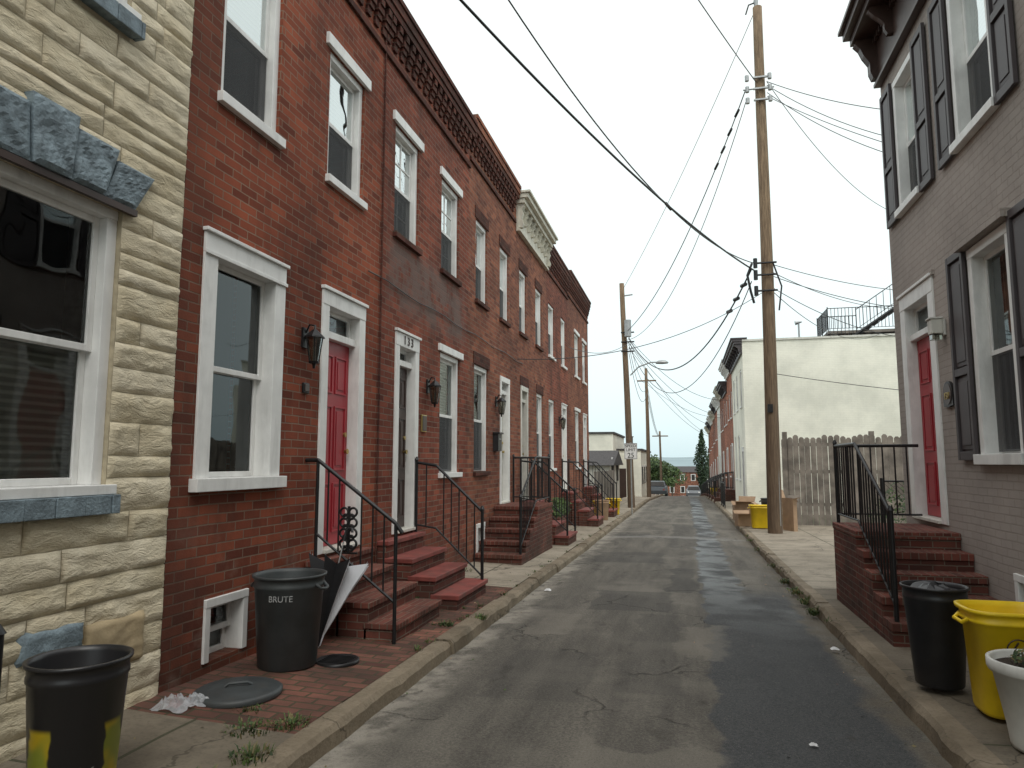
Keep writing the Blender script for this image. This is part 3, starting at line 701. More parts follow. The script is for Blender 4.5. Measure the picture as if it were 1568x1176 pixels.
# ------------------------------------------------------------------ foliage
def leaves(mb,c,rad,n,size,mats,flat=0.,shape=None):
    for _ in range(n):
        while True:
            p=Vector((U(-1,1),U(-1,1),U(-1,1)))
            if p.length<=1 and (p.length>.35 or R()<.3): break
        q=Vector((c[0]+p.x*rad[0],c[1]+p.y*rad[1],c[2]+p.z*rad[2]))
        a=Vector((U(-1,1),U(-1,1),U(-1,1))).normalized(); b=a.orthogonal().normalized(); s=size*U(.6,1.3)
        mb.add([q-a*s*.5,q+b*s*.3,q+a*s*.5,q-b*s*.3],[(0,1,2,3)],random.choice(mats))
def blades(mb,x,y,z,n,h,spread,mats):
    for _ in range(n):
        a=U(0,6.28); r0=U(0,spread); bx=x+math.cos(a)*r0; by=y+math.sin(a)*r0; l=U(.3,1)*h; w=U(.0015,.004)
        dx=math.cos(a)*l*U(.2,.9); dy=math.sin(a)*l*U(.2,.9); zt=z+l*U(.4,.9)
        px_,py_=-math.sin(a)*w,math.cos(a)*w
        mb.add([(bx-px_,by-py_,z-.01),(bx+px_,by+py_,z-.01),(bx+dx*.5+px_,by+dy*.5+py_,z+(zt-z)*.75),(bx+dx*.5-px_,by+dy*.5-py_,z+(zt-z)*.75),(bx+dx,by+dy,zt)],[(0,1,2,3),(3,2,4)],random.choice(mats))
mb=MB(); g3=[M['leaf1'],M['leaf2'],M['leaf2'],M['leaf3']]
for _ in range(30):
    y=random.choice([U(5,9.5),U(9,26)]); x=-2.16+U(-.04,.02) if R()<.8 else U(-3.2,-2.3)
    blades(mb,x,y,prof(y)+.12,int(U(10,35)),U(.03,.07),U(.02,.08),g3)
for (x,y,s,h) in((-2.42,3.72,.14,.07),(-2.25,3.85,.11,.06),(-2.2,3.4,.12,.07),(-2.6,4.0,.1,.05),(-2.25,6.6,.08,.06),(-2.02,7.0,.06,.06),(-2.3,3.1,.1,.06),(-3.15,10,.15,.12)):
    blades(mb,x,y,prof(y)+.12,130,h,s,g3); leaves(mb,(x,y,prof(y)+.13),(s,s,.012),60,.025,g3)
mb.obj('kerbside_weeds')
mb=MB()
for _ in range(22):
    y=U(5.5,20); x=1.38+U(-.06,.08); blades(mb,x,y,prof(y)+.09,int(U(8,30)),U(.04,.09),U(.02,.1),g3)
for (x,y,s) in((1.33,9.2,.1),(1.34,9.9,.13),(1.33,10.8,.12),(1.4,12.5,.15),(1.42,15,.2),(1.5,17,.25),(1.3,8.5,.07),(2.4,21,.4),(3.2,21,.3)):
    blades(mb,x,y,prof(y)+.04,120,.1,s,g3); leaves(mb,(x,y,prof(y)+.07),(s,s,.03),40,.035,g3)
for _ in range(30):
    blades(mb,2.5+U(-.08,.05),U(4.3,6.6),-1.47,60,U(.12,.34),.08,g3)
mb.obj('kerbside_weeds')
mb=MB()
for (x,y) in((-2.95,16.6),(-2.9,16.2),(-2.9,17.0)): leaves(mb,(x,y,-1.05),(.22,.3,.25),260,.07,[M['leaf1'],M['leaf2']])
mb.obj('planter_shrub')
mb=MB(); leaves(mb,(XL+.25,7.1,-1.38),(.1,.13,.12),160,.05,[M['leaf1'],M['leaf2']]); leaves(mb,(XL+.5,7.12,-1.45),(.12,.1,.07),90,.04,[M['leaf1'],M['leaf2']]); mb.obj('potted_plant')

# ------------------------------------------------------------------ right near house
FR=Facade(XRt,-1)
ops=[('door',(8.22,9.39,-.64,1.97),dict(tw=.17,hh=.16,leafh=2.03)),
 ('win',(6.36,7.24,.0,1.95),dict(tw=.09,hh=.09,blind=.0,curt=True,wide=True,sill=.12,screen=True)),
 ('win',(8.36,9.15,2.95,4.62),dict(tw=.08,hh=.08,wide=True,sill=.1,blind=.5)),
 ('win',(6.40,7.30,2.95,4.62),dict(tw=.08,hh=.08,wide=True,sill=.1,blind=.5)),
 ('win',(5.9,6.75,-1.28,-.9),dict(tw=.06,hh=.06,wide=True,sill=0,blind=0,screen=False)),
 ('win',(3.4,4.3,.0,1.95),dict(wide=True,blind=.5)),('win',(3.4,4.3,2.95,4.62),dict(wide=True,blind=.5)),
 ('win',(0,.9,.0,1.95),dict(wide=True,blind=.5)),('win',(0,.9,2.95,4.62),dict(wide=True,blind=.5))]
G=rowhouse('gray_painted_brick_house',FR,-8,9.7,ZB,5.45,M['brGray'],ops,lambda c:FR.wood_cornice(c,-8,9.66,5.72,M['brown'],.42,.82,24),depth=7)
mb=MB()
for (a,b,c,d) in((7.28,7.70,.02,2.0),(5.9,6.32,.02,2.0),(9.19,9.6,2.93,4.66),(7.93,8.33,2.93,4.66),(7.34,7.72,2.93,4.66),(6.0,6.37,2.93,4.66)): FR.shutter(mb,a,b,c,d,M['shut'])
mb.obj('shutters',G,bevel=.003)
mb=MB(); FR.bx(mb,.0,.1,6.28,7.32,1.96,2.03,M['brGray']); FR.bx(mb,-.02,.03,8.17,9.44,1.975,2.03,M['brGray']); mb.obj('lintels',G)
mb=MB(); y,z=7.98,1.33; FR.bx(mb,.002,.03,y-.06,y+.06,z-.05,z+.12,M['pot']); FR.bx(mb,.03,.14,y-.06,y+.06,z-.03,z+.12,M['offw']); FR.bx(mb,.025,.155,y-.07,y+.07,z+.12,z+.14,M['pot']); FR.bx(mb,.04,.13,y-.05,y+.05,z-.09,z-.03,M['lampglass']); mb.obj('wall_lamp',bevel=.008)
mb=MB(); x=XRt
mb.cyl((x-.001,7.93,.68),(x-.03,7.93,.68),.13,.13,M['iron'],28); FR.bx(mb,.001,.029,7.8,8.06,.56,.68,M['iron']); mb.cyl((x-.03,7.93,.68),(x-.036,7.93,.68),.105,.105,M['brown'],28); pq=mb.obj('house_number_plaque')
text('numerals','131',.1,(x-.04,7.93,.63),(math.pi/2,0,-math.pi/2),M['brassy'],pq)
zr=-1.5
e=empty('brick_stoop')
st=MB(); w=.95; ns=5; ya,yb,yend=6.72,7.92,9.05; ztop=-.69; rise=(ztop-zr)/ns
for i in range(ns):
    y0=ya+(yb-ya)*i/(ns-1); y1=yend if i==ns-1 else ya+(yb-ya)*(i+1)/(ns-1); zt=zr+rise*(i+1)
    FR.bx(st,.003,w,y0,y1,zr-.3,zt-.070,M['brStep']); FR.bx(st,.004,w+.008,y0-.02,y1-.021 if i<ns-1 else y1,zt-.068,zt,M['brTread'])
st.obj('steps',e,bevel=.006)
r=MB(); xr=XRt-w+.05
railing(r,[(xr,9.0,ztop),(xr,8.0,ztop),(xr,6.78,zr+.18)],.88,.11); railing(r,[(xr,9.0,ztop),(XRt-.02,9.0,ztop)],.88,.11,post=(False,False))
r.obj('iron_railing',e)

# ------------------------------------------------------------------ bins & small objects
def can(name,x,y,z,r,h,mat,handles=True,extra=None,taper=.82):
    mb=MB(); rb=r*taper
    p=[(.001,z+.01),(rb*.95,z+.01),(rb,z+.02),(r*.97,z+h*.86),(r*1.0,z+h*.87),(r*1.0,z+h*.9),(r*.985,z+h*.91),(r*.99,z+h*.97),(r*1.05,z+h*.975),(r*1.055,z+h),(r*.99,z+h),(r*.96,z+h*.96),(rb*.96,z+.05),(.001,z+.05)]
    mb.lathe(p,x,y,mat,40)
    if handles:
        for s in(-1,1):
            mb.tube([(x+s*r*.98,y-.06,z+h*.9),(x+s*(r+.03),y-.05,z+h*.86),(x+s*(r+.04),y,z+h*.85),(x+s*(r+.03),y+.05,z+h*.86),(x+s*r*.98,y+.06,z+h*.9)],.012,mat,8)
    if extra: extra(mb)
    return mb.obj(name)
c1=can('trash_can',-2.89,4.88,-1.49,.255,.67,M['bruteg'])
t=text('lbl','BRUTE',.06,(0,0,0),(0,0,0),M['faint']); bpy.context.view_layer.update()
me=bpy.data.meshes.new_from_object(t); bpy.data.objects.remove(t)
ang0=math.atan2(-4.88,2.89)
for v in me.vertices:
    rr=.255*.975+.002+v.co.z*.2; a=ang0-.25+v.co.x/.255
    v.co=Vector((-2.89+rr*math.cos(a),4.88+rr*math.sin(a),-1.49+.67*.9+OZ-.085+v.co.y-.015))
o=bpy.data.objects.new('can_label',me); scene.collection.objects.link(o); o.parent=c1
can('trash_can',-2.68,2.77,-1.49,.205,.62,M['printbin'],False,None,.8)
can('trash_can',1.62,5.5,-1.49,.195,.66,M['black'],False,None,.75)
def tub(name,x,y,z,rx,ry,h,rot=0,label=True):
    mb=MB(); m=M['yellow']
    p=[(.001,z+.01),(.80,z+.01),(.83,z+.03),(.95,z+h*.86),(1.03,z+h*.87),(1.05,z+h*.9),(1.0,z+h*.91),(1.0,z+h*.96),(1.09,z+h*.965),(1.10,z+h),(1.0,z+h),(.96,z+h*.95),(.8,z+.05),(.001,z+.05)]
    mb.lathe(p,x,y,m,48,rx,ry,.55,rot)
    for s in(-1,1):
        c,sn=math.cos(rot),math.sin(rot)
        def T(a,b): return (x+a*c-b*sn,y+a*sn+b*c)
        mb.tube([(*T(s*rx*1.02,-.08),z+h*.9),(*T(s*(rx*1.1+.01),-.07),z+h*.86),(*T(s*(rx*1.1+.01),.07),z+h*.86),(*T(s*rx*1.02,.08),z+h*.9)],.012,m,8)
    if label:
        zz=z+h*.66; yy=y-ry*.93-.006; lx=x-.03
        mb.tube([(lx+math.cos(a*math.pi/12)*.062,yy,zz+math.sin(a*math.pi/12)*.062) for a in range(25)],.004,M['brown'],5)
        for k in range(3):
            a=math.pi/2+k*2.094; mb.tube([(lx+math.cos(a)*.045,yy,zz+math.sin(a)*.045),(lx+math.cos(a+1.0)*.025,yy,zz+math.sin(a+1.0)*.025),(lx,yy,zz)],.006,M['brown'],5)
    return mb.obj(name)
tub('recycling_bin',1.87,5.0,-1.49,.24,.20,.62,0)
g=prof(20)+.12
tub('recycling_bin',1.85,19.9,g,.25,.2,.6,0,False); tub('recycling_bin',-2.6,22.5,prof(22.5)+.12,.24,.2,.55,0,False); tub('recycling_bin',-2.45,24.8,prof(24.8)+.12,.24,.2,.55,0,False)
tub('recycling_bin',1.75,48,prof(48)+.12,.25,.2,.6,0,False)
can('trash_can',-2.5,21.8,prof(21.8)+.12,.22,.6,M['card'],False)
can('trash_can',2.3,21.6,g,.25,.7,M['bruteg'])
mb=MB(); x,y,z=1.80,4.44,-1.49
mb.lathe([(.001,z),(.16,z),(.165,z+.02),(.175,z+.1),(.225,z+.38),(.243,z+.385),(.25,z+.40),(.25,z+.445),(.24,z+.45),(.225,z+.44),(.22,z+.40),(.001,z+.40)],x,y,M['pot'],44)
e=empty('flower_pot'); mb.obj('pot',e)
mb=MB(); mb.cyl((x,y,z+.401),(x,y,z+.41),.218,.218,M['soil'],24)
leaves(mb,(x+.03,y,z+.45),(.17,.17,.05),320,.03,[M['leaf1'],M['leaf2'],M['leaf3']]); blades(mb,x,y,z+.42,80,.09,.16,g3); mb.obj('plants',e)
mb=MB()
for (x,y,z,rr) in((1.62,5.5,-.9,.155),):
    vs=[];nu=14;nv=8
    for j in range(nv+1):
        for i in range(nu):
            a=2*math.pi*i/nu; b=math.pi*j/nv; q=rr*(1+.3*noise.noise(Vector((math.cos(a)*2,math.sin(a)*2,b*2))))
            vs.append((x+q*math.cos(a)*math.sin(b),y+q*math.sin(a)*math.sin(b),z+q*.55*math.cos(b)))
    mb.add(vs,[(j*nu+i,j*nu+(i+1)%nu,(j+1)*nu+(i+1)%nu,(j+1)*nu+i) for j in range(nv) for i in range(nu)],M['black'],False)
mb.obj('trash_bag')
mb=MB(); z=prof(4.26)+.15; mb.lathe([(.27,z-.005),(.275,z+.02),(.25,z+.035),(.2,z+.03),(.18,z+.04),(.1,z+.045),(.001,z+.047)],-2.83,4.2,M['bruteg'],40)
mb.tube([(-2.9,4.15,z+.045),(-2.88,4.17,z+.065),(-2.78,4.23,z+.065),(-2.76,4.25,z+.045)],.01,M['bruteg']); mb.obj('trash_can_lid')
mb=MB(); z=prof(5.1)+.146; mb.lathe([(.165,z-.01),(.165,z+.008),(.15,z+.012),(.14,z+.006),(.05,z+.008),(.001,z+.008)],-2.6,5.1,M['iron'],32)
for k in range(-3,4): mb.box(-2.6-.11,-2.6+.11,5.1+k*.03-.005,5.1+k*.03+.005,z+.006,z+.013,M['iron'])
mb.obj('water_valve_cover')
def crumple(mb,x,y,z,rx,ry,h,mat,seed):
    nu,nv=12,10; vs=[]
    for j in range(nv+1):
        for i in range(nu+1):
            u=i/nu*2-1;v=j/nv*2-1; e=max(0,1-(u*u+v*v)*.8); k=1+.3*noise.noise(Vector((u*2+seed,v*2,0)))
            vs.append((x+u*rx*k,y+v*ry*k,z+.003+h*e*(.4+.9*abs(noise.noise(Vector((u*3.3+seed,v*3.3,seed)))))))
    W=nu+1; mb.add(vs,[(j*W+i,j*W+i+1,(j+1)*W+i+1,(j+1)*W+i) for j in range(nv) for i in range(nu)],mat)
n=NT('clear_plastic'); n.col((.6,.62,.65)); n.rough(.15); n.b.inputs['Alpha'].default_value=.45; M['clear']=n.mat
mb=MB(); z=prof(4)+.15; crumple(mb,-3.03,3.86,z,.11,.08,.12,M['clear'],3); crumple(mb,-2.95,3.96,z,.08,.05,.09,M['clear'],9); crumple(mb,-3.02,3.85,z+.01,.04,.03,.08,M['redtread'],5)
mb.obj('plastic_bag')
mb=MB()
for (x,y,s) in((-1.8,9.4,.045),(.66,4.5,.022),(1.22,6.9,.035)): crumple(mb,x,y,prof(y)+.035 if abs(x)<1.4 else prof(y)+.02,s,s*.7,s*.9,M['litter'],x*7+y)
for _ in range(130):
    x=random.choice([U(-1.98,-1.7),U(1.0,1.34),U(1.0,1.34),U(-1.6,1.),U(-3,-2.2)]); y=U(3,14); z=prof(y)+(.13+.02*(-2.15-x) if x<-2.1 else .03*(1-((x+.32)/1.68)**2)+.006); a=U(0,6.28); s=U(.008,.02)
    mb.add([(x,y,z),(x+math.cos(a)*s,y+math.sin(a)*s,z+.004),(x+math.cos(a+.8)*s*1.3,y+math.sin(a+.8)*s*1.3,z+.008),(x+math.cos(a+1.5)*s,y+math.sin(a+1.5)*s,z+.003)],[(0,1,2,3)],random.choice([M['leaf3'],M['card'],M['leaf2'],M['brown']]))
mb.obj('litter')
# umbrella
mb=MB(); tip=Vector((-2.93,5.42,-1.48)); top=Vector((-2.86,5.62,-.78)); ax=(top-tip).normalized(); a=Vector((1,0,0)); a=(a-ax*a.dot(ax)).normalized(); b=ax.cross(a)
seg=16; vs=[]; L=(top-tip).length; rows=[(.0,.01),(.12,.02),(.3,.06),(.6,.125),(.85,.19),(.95,.215)]
for t,rr in rows:
    for k in range(seg):
        th=2*math.pi*k/seg; q=rr*(1.25 if k%2==0 else .62); dz=0 if k%2==0 else -.05*t
        vs.append(tip+ax*(L*t+dz)+a*math.cos(th)*q+b*math.sin(th)*q)
fw=[];fb=[]
for j in range(len(rows)-1):
    for k in range(seg):
        f=(j*seg+k,j*seg+(k+1)%seg,(j+1)*seg+(k+1)%seg,(j+1)*seg+k)
        (fw if (k//2)%8 in(7,0,) else fb).append(f)
mb.add(vs,fw,M['fabw']); mb.add(vs,fb,M['fabb'])
for k in range(0,seg,2):
    th=2*math.pi*k/seg; mb.cyl(tip+ax*L*.3+a*math.cos(th)*.06+b*math.sin(th)*.06,tip+ax*L*.97+a*math.cos(th)*.26+b*math.sin(th)*.26,.003,.003,M['metal'],5)
mb.cyl(tip-ax*.02,top+ax*.12,.006,.006,M['metal'],8); h0=top+ax*.12
mb.tube([h0,h0+ax*.08,h0+ax*.11+a*.02,h0+ax*.11+a*.05,h0+ax*.08+a*.06],.012,M['black'],8)
mb.obj('umbrella')
mb=MB(); mb.cyl((-2.93,2.56,-1.5),(-2.93,2.56,-.74),.036,.036,M['iron'],12); mb.cyl((-2.93,2.56,-.74),(-2.93,2.56,-.70),.045,.02,M['iron'],12)
railing(mb,[(-2.93,2.54,-1.47),(-3.05,1.9,-1.3)],.68,.12,post=(False,True)); mb.obj('iron_railing')
def cbox(x,y,w,d,h,rot,name='cardboard_box'):
    mb=MB(); z=prof(y)+.125; c,s=math.cos(rot),math.sin(rot)
    def T(a,b,zz): return (x+a*c-b*s,y+a*s+b*c,zz)
    P=[T(-w,-d,z),T(w,-d,z),T(w,d,z),T(-w,d,z),T(-w,-d,z+h),T(w,-d,z+h),T(w,d,z+h),T(-w,d,z+h)]
    mb.add(P,[(0,3,2,1),(0,1,5,4),(1,2,6,5),(2,3,7,6),(3,0,4,7)],M['card'])
    mb.add([T(-w,-d,z+h),T(w,-d,z+h),T(w*1.1,-d*1.9,z+h*1.05),T(-w*1.1,-d*1.9,z+h*1.05),T(-w,d,z+h),T(w,d,z+h),T(w*1.1,d*1.5,z+h*1.25),T(-w*1.1,d*1.5,z+h*1.25),T(w,-d,z+h),T(w,d,z+h),T(w*1.6,d,z+h*.9),T(w*1.6,-d,z+h*.9)],[(0,1,2,3),(7,6,5,4),(8,9,10,11)],M['card'])
    mb.obj(name)
cbox(1.5,20.6,.2,.18,.32,.2); cbox(1.62,21.6,.22,.2,.6,-.3); cbox(1.3+.3,23.0,.22,.2,.45,.1); cbox(2.5,19.2,.05,.28,.8,.35)
mb=MB()
for (x,y,h,t) in((2.6,19.8,.85,.12),):
    z=prof(y)+.12; mb.add([(x-.15,y,z),(x+.15,y+.02,z),(x+.15+t,y+.25,z+h),(x-.15+t,y+.23,z+h),(x-.15,y+.03,z),(x+.15,y+.05,z),(x+.15+t,y+.28,z+h),(x-.15+t,y+.26,z+h)],[(0,1,2,3),(7,6,5,4),(0,4,5,1),(1,5,6,2),(2,6,7,3),(3,7,4,0)],M['fencew'])
mb.obj('leaning_board')

# ------------------------------------------------------------------ fence
mb=MB(); x=2.62; yf=21.2
while x<9:
    wv=.14; h=U(.62,.72); g=prof(yf)+.1
    t=U(-.006,.006)
    mb.add([(x,yf,g),(x+wv,yf,g),(x+wv+t,yf,h),(x+wv*.7+t,yf,h+.05),(x+wv*.3+t,yf,h+.05),(x+t,yf,h),(x,yf+.02,g),(x+wv,yf+.02,g),(x+wv+t,yf+.02,h),(x+wv*.7+t,yf+.02,h+.05),(x+wv*.3+t,yf+.02,h+.05),(x+t,yf+.02,h)],
      [(0,1,2,3,4,5),(11,10,9,8,7,6),(0,5,11,6),(1,7,8,2),(5,4,10,11),(3,2,8,9),(4,3,9,10)],M['fencew']); x+=wv+U(.006,.016)
for x in(2.66,4.9,7.3): mb.box(x,x+.12,yf+.025,yf+.14,-1.75,.85,M['fencew'])
for z in(-1.2,-.3,.45): mb.box(2.62,9,yf+.022,yf+.06,z,z+.09,M['fencew'])
mb.obj('wooden_fence')
mb=MB(); yc=12.6
for x in(3.05,3.9,4.75,5.6): mb.cyl((x,yc,-1.6),(x,yc,-.25),.025,.025,M['iron'],8)
for z in(-.3,-1.45): mb.cyl((3.05,yc,z),(5.6,yc,z),.015,.015,M['iron'],6)
for i in range(34):
    x=3.05+i*.075
    if x+1.15<=5.6:
        mb.cyl((x,yc,-1.45),(x+1.15,yc,-.3),.004,.004,M['iron'],4,False); mb.cyl((x,yc,-.3),(x+1.15,yc,-1.45),.004,.004,M['iron'],4,False)
mb.obj('wire_fence')
mb=MB()
for _ in range(26): leaves(mb,(U(3.2,5.6),U(13,15),U(-1.45,-.5)),(.35,.35,.3),90,.07,[M['leaf1'],M['leaf1'],M['leaf2']])
mb.obj('garden_shrub')

# ------------------------------------------------------------------ white building and right far row
XF=2.35; FF=Facade(XF,-1)
e=empty('white_painted_building'); wl=MB(); tr=MB(); gl=MB(); dr=MB()
o1=[(30.8,31.8,-1.9,.6),(33,34.1,-.8,1.2),(30.9,31.9,2.3,3.9),(33.2,34.2,2.3,3.9),(35.2,36.2,2.3,3.9),(35.2,36.1,-.8,1.2)]
FF.wall(wl,30,37,-3,4.9,o1,M['brWhite'])
wl.quad((XF,30,-3),(14,30,-3),(14,30,4.9),(XF,30,4.9),M['brWhite']); wl.quad((XF,37,-3),(XF,37,4.9),(14,37,4.9),(14,37,-3),M['brWhite']); wl.quad((14,30,-3),(14,37,-3),(14,37,4.9),(14,30,4.9),M['brWhite'])
wl.quad((XF,30,4.85),(14,30,4.85),(14,37,4.85),(XF,37,4.85),M['tar']); wl.box(XF-.02,14.03,29.95,30.2,4.9,4.98,M['offw'])
wl.obj('walls',e)
FF.door(tr,dr,gl,*o1[0],leaf=M['brown'])
for o in o1[1:]: FF.window(tr,gl,*o,blind=.5)
tr.obj('trim',e); gl.obj('window_glass',e); dr.obj('door',e)
c=MB(); FF.wood_cornice(c,30,37,5.05,M['shut'],.4,.6,8); c.obj('cornice',e)
mb=MB(); m=M['iron']
def rl(a,b,h=1.,sp=.14): railing(mb,[a,b],h,sp,.012,m)
yd=33; zd=5.7
mb.box(6.2,9.5,yd,yd+2.5,zd-.12,zd,M['fencew'])
for x in(6.3,7.8,9.3): mb.box(x,x+.1,yd+.1,yd+.2,4.85,zd-.12,M['fencew'])
rl((6.2,yd,zd),(9.5,yd,zd)); rl((6.2,yd,zd),(6.2,yd+2.5,zd))
rl((6.9,31,5.3),(9.8,31.,7.3),.9,.3); mb.cyl((6.9,31,5.2),(9.8,31,7.2),.06,.06,m,6); mb.cyl((6.9,31.9,5.2),(9.8,31.9,7.2),.06,.06,m,6)
for i in range(10): mb.box(6.95+i*.29,7.2+i*.29,31,31.9,5.25+i*.2,5.28+i*.2,m)
rl((5.6,31.,4.95),(6.9,31.,4.95),1.)
mb.obj('roof_deck')
mb=MB(); mb.cyl((5.15,34,4.8),(5.15,34,6.3),.04,.04,M['metal'],8); mb.cyl((5.0,34,6.3),(5.3,34,6.35),.1,.02,M['metal'],8); mb.obj('vent_pipe')
cols=[M['brF'],M['brF'],M['brC'],M['offw'],M['brF'],M['brC'],M['brF'],M['brF'],M['brC']]
y=37.0
for i in range(9):
    w_=4.4; g=prof(y+2); b=g+.12; zt=[4.95,4.3,4.5,4.2,4.2,3.9,3.7,3.5,3.3][i]-.0
    oo=[('door',(y+.5,y+1.4,b+.6,b+2.9),dict(leaf=[M['brown'],M['reddoor'],M['offw']][i%3],tw=.1,hh=.1)),
        ('win',(y+2.3,y+3.3,b+1.2,b+2.9),dict(blind=.5)),('win',(y+.5,y+1.4,b+4.2,b+5.6),dict(blind=.5)),('win',(y+2.4,y+3.3,b+4.2,b+5.6),dict(blind=.4))]
    rowhouse('brick_rowhouse',FF,y,y+w_,g-1,max(zt,b+6.1),cols[i],oo,
       (lambda c,y=y,w_=w_,zt=max(zt,b+6.1),i=i: FF.wood_cornice(c,y+.1,y+w_-.1,zt+.25,[M['white'],M['shut'],M['creamc']][i%3],.4,.6,6)),depth=8)
    st=MB()
    for k in range(3): FF.bx(st,.003+.002*k,1.0-.28*k,y+.4+.002*k,y+1.5-.002*k,g-.3,b+.2*(k+1),M['brStep'])
    r=MB()
    for yy in(y+.42,y+1.48): railing(r,[(XF-.05,yy,b+.6),(XF-.4,yy,b+.6),(XF-.95,yy,b+.15)],.85,.16)
    finish_stoop(st,r)
    y+=w_
for yy in(30.3,32.0):
    r=MB(); railing(r,[(XF-.85,yy,prof(yy)+.12),(XF-.85,yy+1.3,prof(yy)+.12)],1.0,.12); r.obj('iron_railing')

# ------------------------------------------------------------------ left far buildings
def garage(name,x0,x1,y0,y1,z1,mat,roofm,pitch=0.,door=True):
    e=empty(name); mb=MB(); g=prof(y1)-.5; mb.box(x0,x1,y0,y1,g,z1,mat); mb.obj('walls',e)
    rf=MB()
    if pitch:
        rf.add([(x0-.2,y0-.25,z1+.01),(x1+.2,y0-.25,z1+.01),(x1+.2,(y0+y1)/2,z1+pitch),(x0-.2,(y0+y1)/2,z1+pitch),(x1+.2,y1+.25,z1+.01),(x0-.2,y1+.25,z1+.01)],[(0,1,2,3),(3,2,4,5),(1,4,2),(0,3,5),(0,5,4,1)],roofm)
    else: rf.box(x0-.08,x1+.08,y0-.08,y1+.08,z1+.002,z1+.12,roofm)
    rf.obj('roof',e)
    d=MB(); g0=prof((y0+y1)/2)+.1
    d.box(x0+.4,x0+1.3,y0-.04,y0-.002,g0,g0+2.,M['brown'])
    k=x0+1.8
    while k+.9<x1: d.box(k,k+.8,y0-.03,y0-.002,g0+1.1,g0+2.1,M['room']); d.box(k-.06,k+.86,y0-.05,y0-.032,g0+2.1,g0+2.18,M['white']); d.box(k-.06,k+.86,y0-.06,y0-.002,g0+1.02,g0+1.099,M['white']); k+=1.7
    yk=y0+.8
    while yk+1.2<y1: d.box(x1+.002,x1+.03,yk,yk+.9,g0+1.,g0+2.1,M['room']); d.box(x1+.002,x1+.05,yk-.05,yk+.95,g0+2.102,g0+2.2,M['white']); yk+=2.4
    d.obj('doors_and_windows',e)
garage('white_house',-9,-4.3,44,52,1.75,M['brWhite'],M['tar'])
garage('garage',-7.5,-3.5,34,39,-.15,M['offw'],M['shingle'],.75)
garage('white_house',-5.0,-2.75,46,58,.75,M['brWhite'],M['shingle'],.0)
mb=MB(); mb.cyl((-3.6,49,.8),(-3.6,49,1.7),.15,.15,M['tar'],10); mb.cyl((-3.6,49,1.7),(-3.6,49,1.76),.2,.2,M['tar'],10); mb.obj('chimney')
mb=MB(); x=-3.25; y=26
while y<33.5: mb.box(x,x+.02,y,y+.13,prof(y)+.1,-.35+U(-.02,.02),M['fencew']); y+=.145
mb.obj('wooden_fence')

def far_house(x,y,w,z0,z1,mat,name='brick_house'):
    e=empty(name); mb=MB(); mb.box(x-w/2,x+w/2,y,y+8,z0,z1,mat); mb.obj('walls',e)
    rf=MB(); rf.add([(x-w/2-.2,y-.2,z1),(x+w/2+.2,y-.2,z1),(x+w/2+.2,y+4,z1+1.3),(x-w/2-.2,y+4,z1+1.3),(x+w/2+.2,y+8.2,z1),(x-w/2-.2,y+8.2,z1)],[(0,1,2,3),(3,2,4,5),(1,4,2),(0,3,5)],M['shingle']); rf.obj('roof',e)
    d=MB(); n_=max(2,int(w/1.8))
    for i in range(n_):
        xc=x-w/2+w*(i+.5)/n_
        for zz in(z1-1.9,z1-4.6): d.box(xc-.5,xc+.5,y-.05,y-.002,zz,zz+1.5,M['white']); d.box(xc-.36,xc+.36,y-.08,y-.052,zz+.12,zz+1.38,M['room'])
    d.obj('windows',e)
far_house(-.8,165,7,-9.5,-2.2,M['brF']); far_house(5.5,168,5,-9.5,-2.5,M['offw'],'white_house'); far_house(-8.5,170,6,-9.5,-3.0,M['brC']); far_house(1.5,240,9,-14,-5,M['offw'],'white_house'); far_house(-14,200,9,-12,-4,M['brC'])
def tree(name,x,y,h,rw,mats,z0=None,n=2200,leaf=.3,conif=False):
    z0=prof(y)-.1 if z0 is None else z0; mb=MB(); mb.cyl((x,y,z0),(x,y,z0+h*.6),.03*h*.6,.012*h,M['bark'],8)
    if conif:
        for i in range(30):
            t=i/29; rr=rw*(math.sin(min(1,t*1.35+.12)*math.pi*.5) if t<.5 else 1-(t-.5)*1.75)*U(.85,1.15); leaves(mb,(x+U(-.1,.1),y+U(-.1,.1),z0+h*(.08+.9*t)),(max(.12,rr),max(.12,rr),h*.05),n//30,leaf,mats)
    else:
        for i in range(12):
            a=U(0,6.28); q=U(.2,.8)*rw; c=(x+math.cos(a)*q,y+math.sin(a)*q,z0+h*U(.45,.85)); mb.cyl((x,y,z0+h*.35),c,.02*h*.4,.01,M['bark'],5); rr=rw*U(.35,.6)
            leaves(mb,c,(rr,rr,rr*.8),n//12,leaf,mats)
    return mb.obj(name)
tree('cypress_tree',1.95,92,8.3,1.05,[M['cyp'],M['cyp'],M['leaf1']],n=3200,leaf=.28,conif=True)
tree('cypress_tree',3.2,96,7.0,.9,[M['cyp'],M['leaf1']],n=2000,leaf=.28,conif=True)
tree('tree',-3.0,78,4.6,1.9,[M['leaf1'],M['leaf1'],M['leaf2']],n=2200)
tree('tree',-4.8,84,5.0,2.2,[M['leaf1'],M['leaf2']],n=2000)
tree('tree',-2.2,118,6.4,2.3,[M['leaf1'],M['leaf2']],n=1800,leaf=.4)
tree('tree',5.5,120,7,3,[M['leaf1'],M['leaf2']],n=1600,leaf=.45)
mb=MB()
for _ in range(110):
    y=U(190,420); x=U(-.22,.2)*y; g=prof(y); h=U(4,9); rr=U(3,6); leaves(mb,(x,y,g+h),(rr,rr,h*.55),80,U(1.1,1.8),[M['leaf1'],M['leaf1'],M['leaf2']])
mb.obj('distant_trees')
mb=MB(); vs=[];nx=160
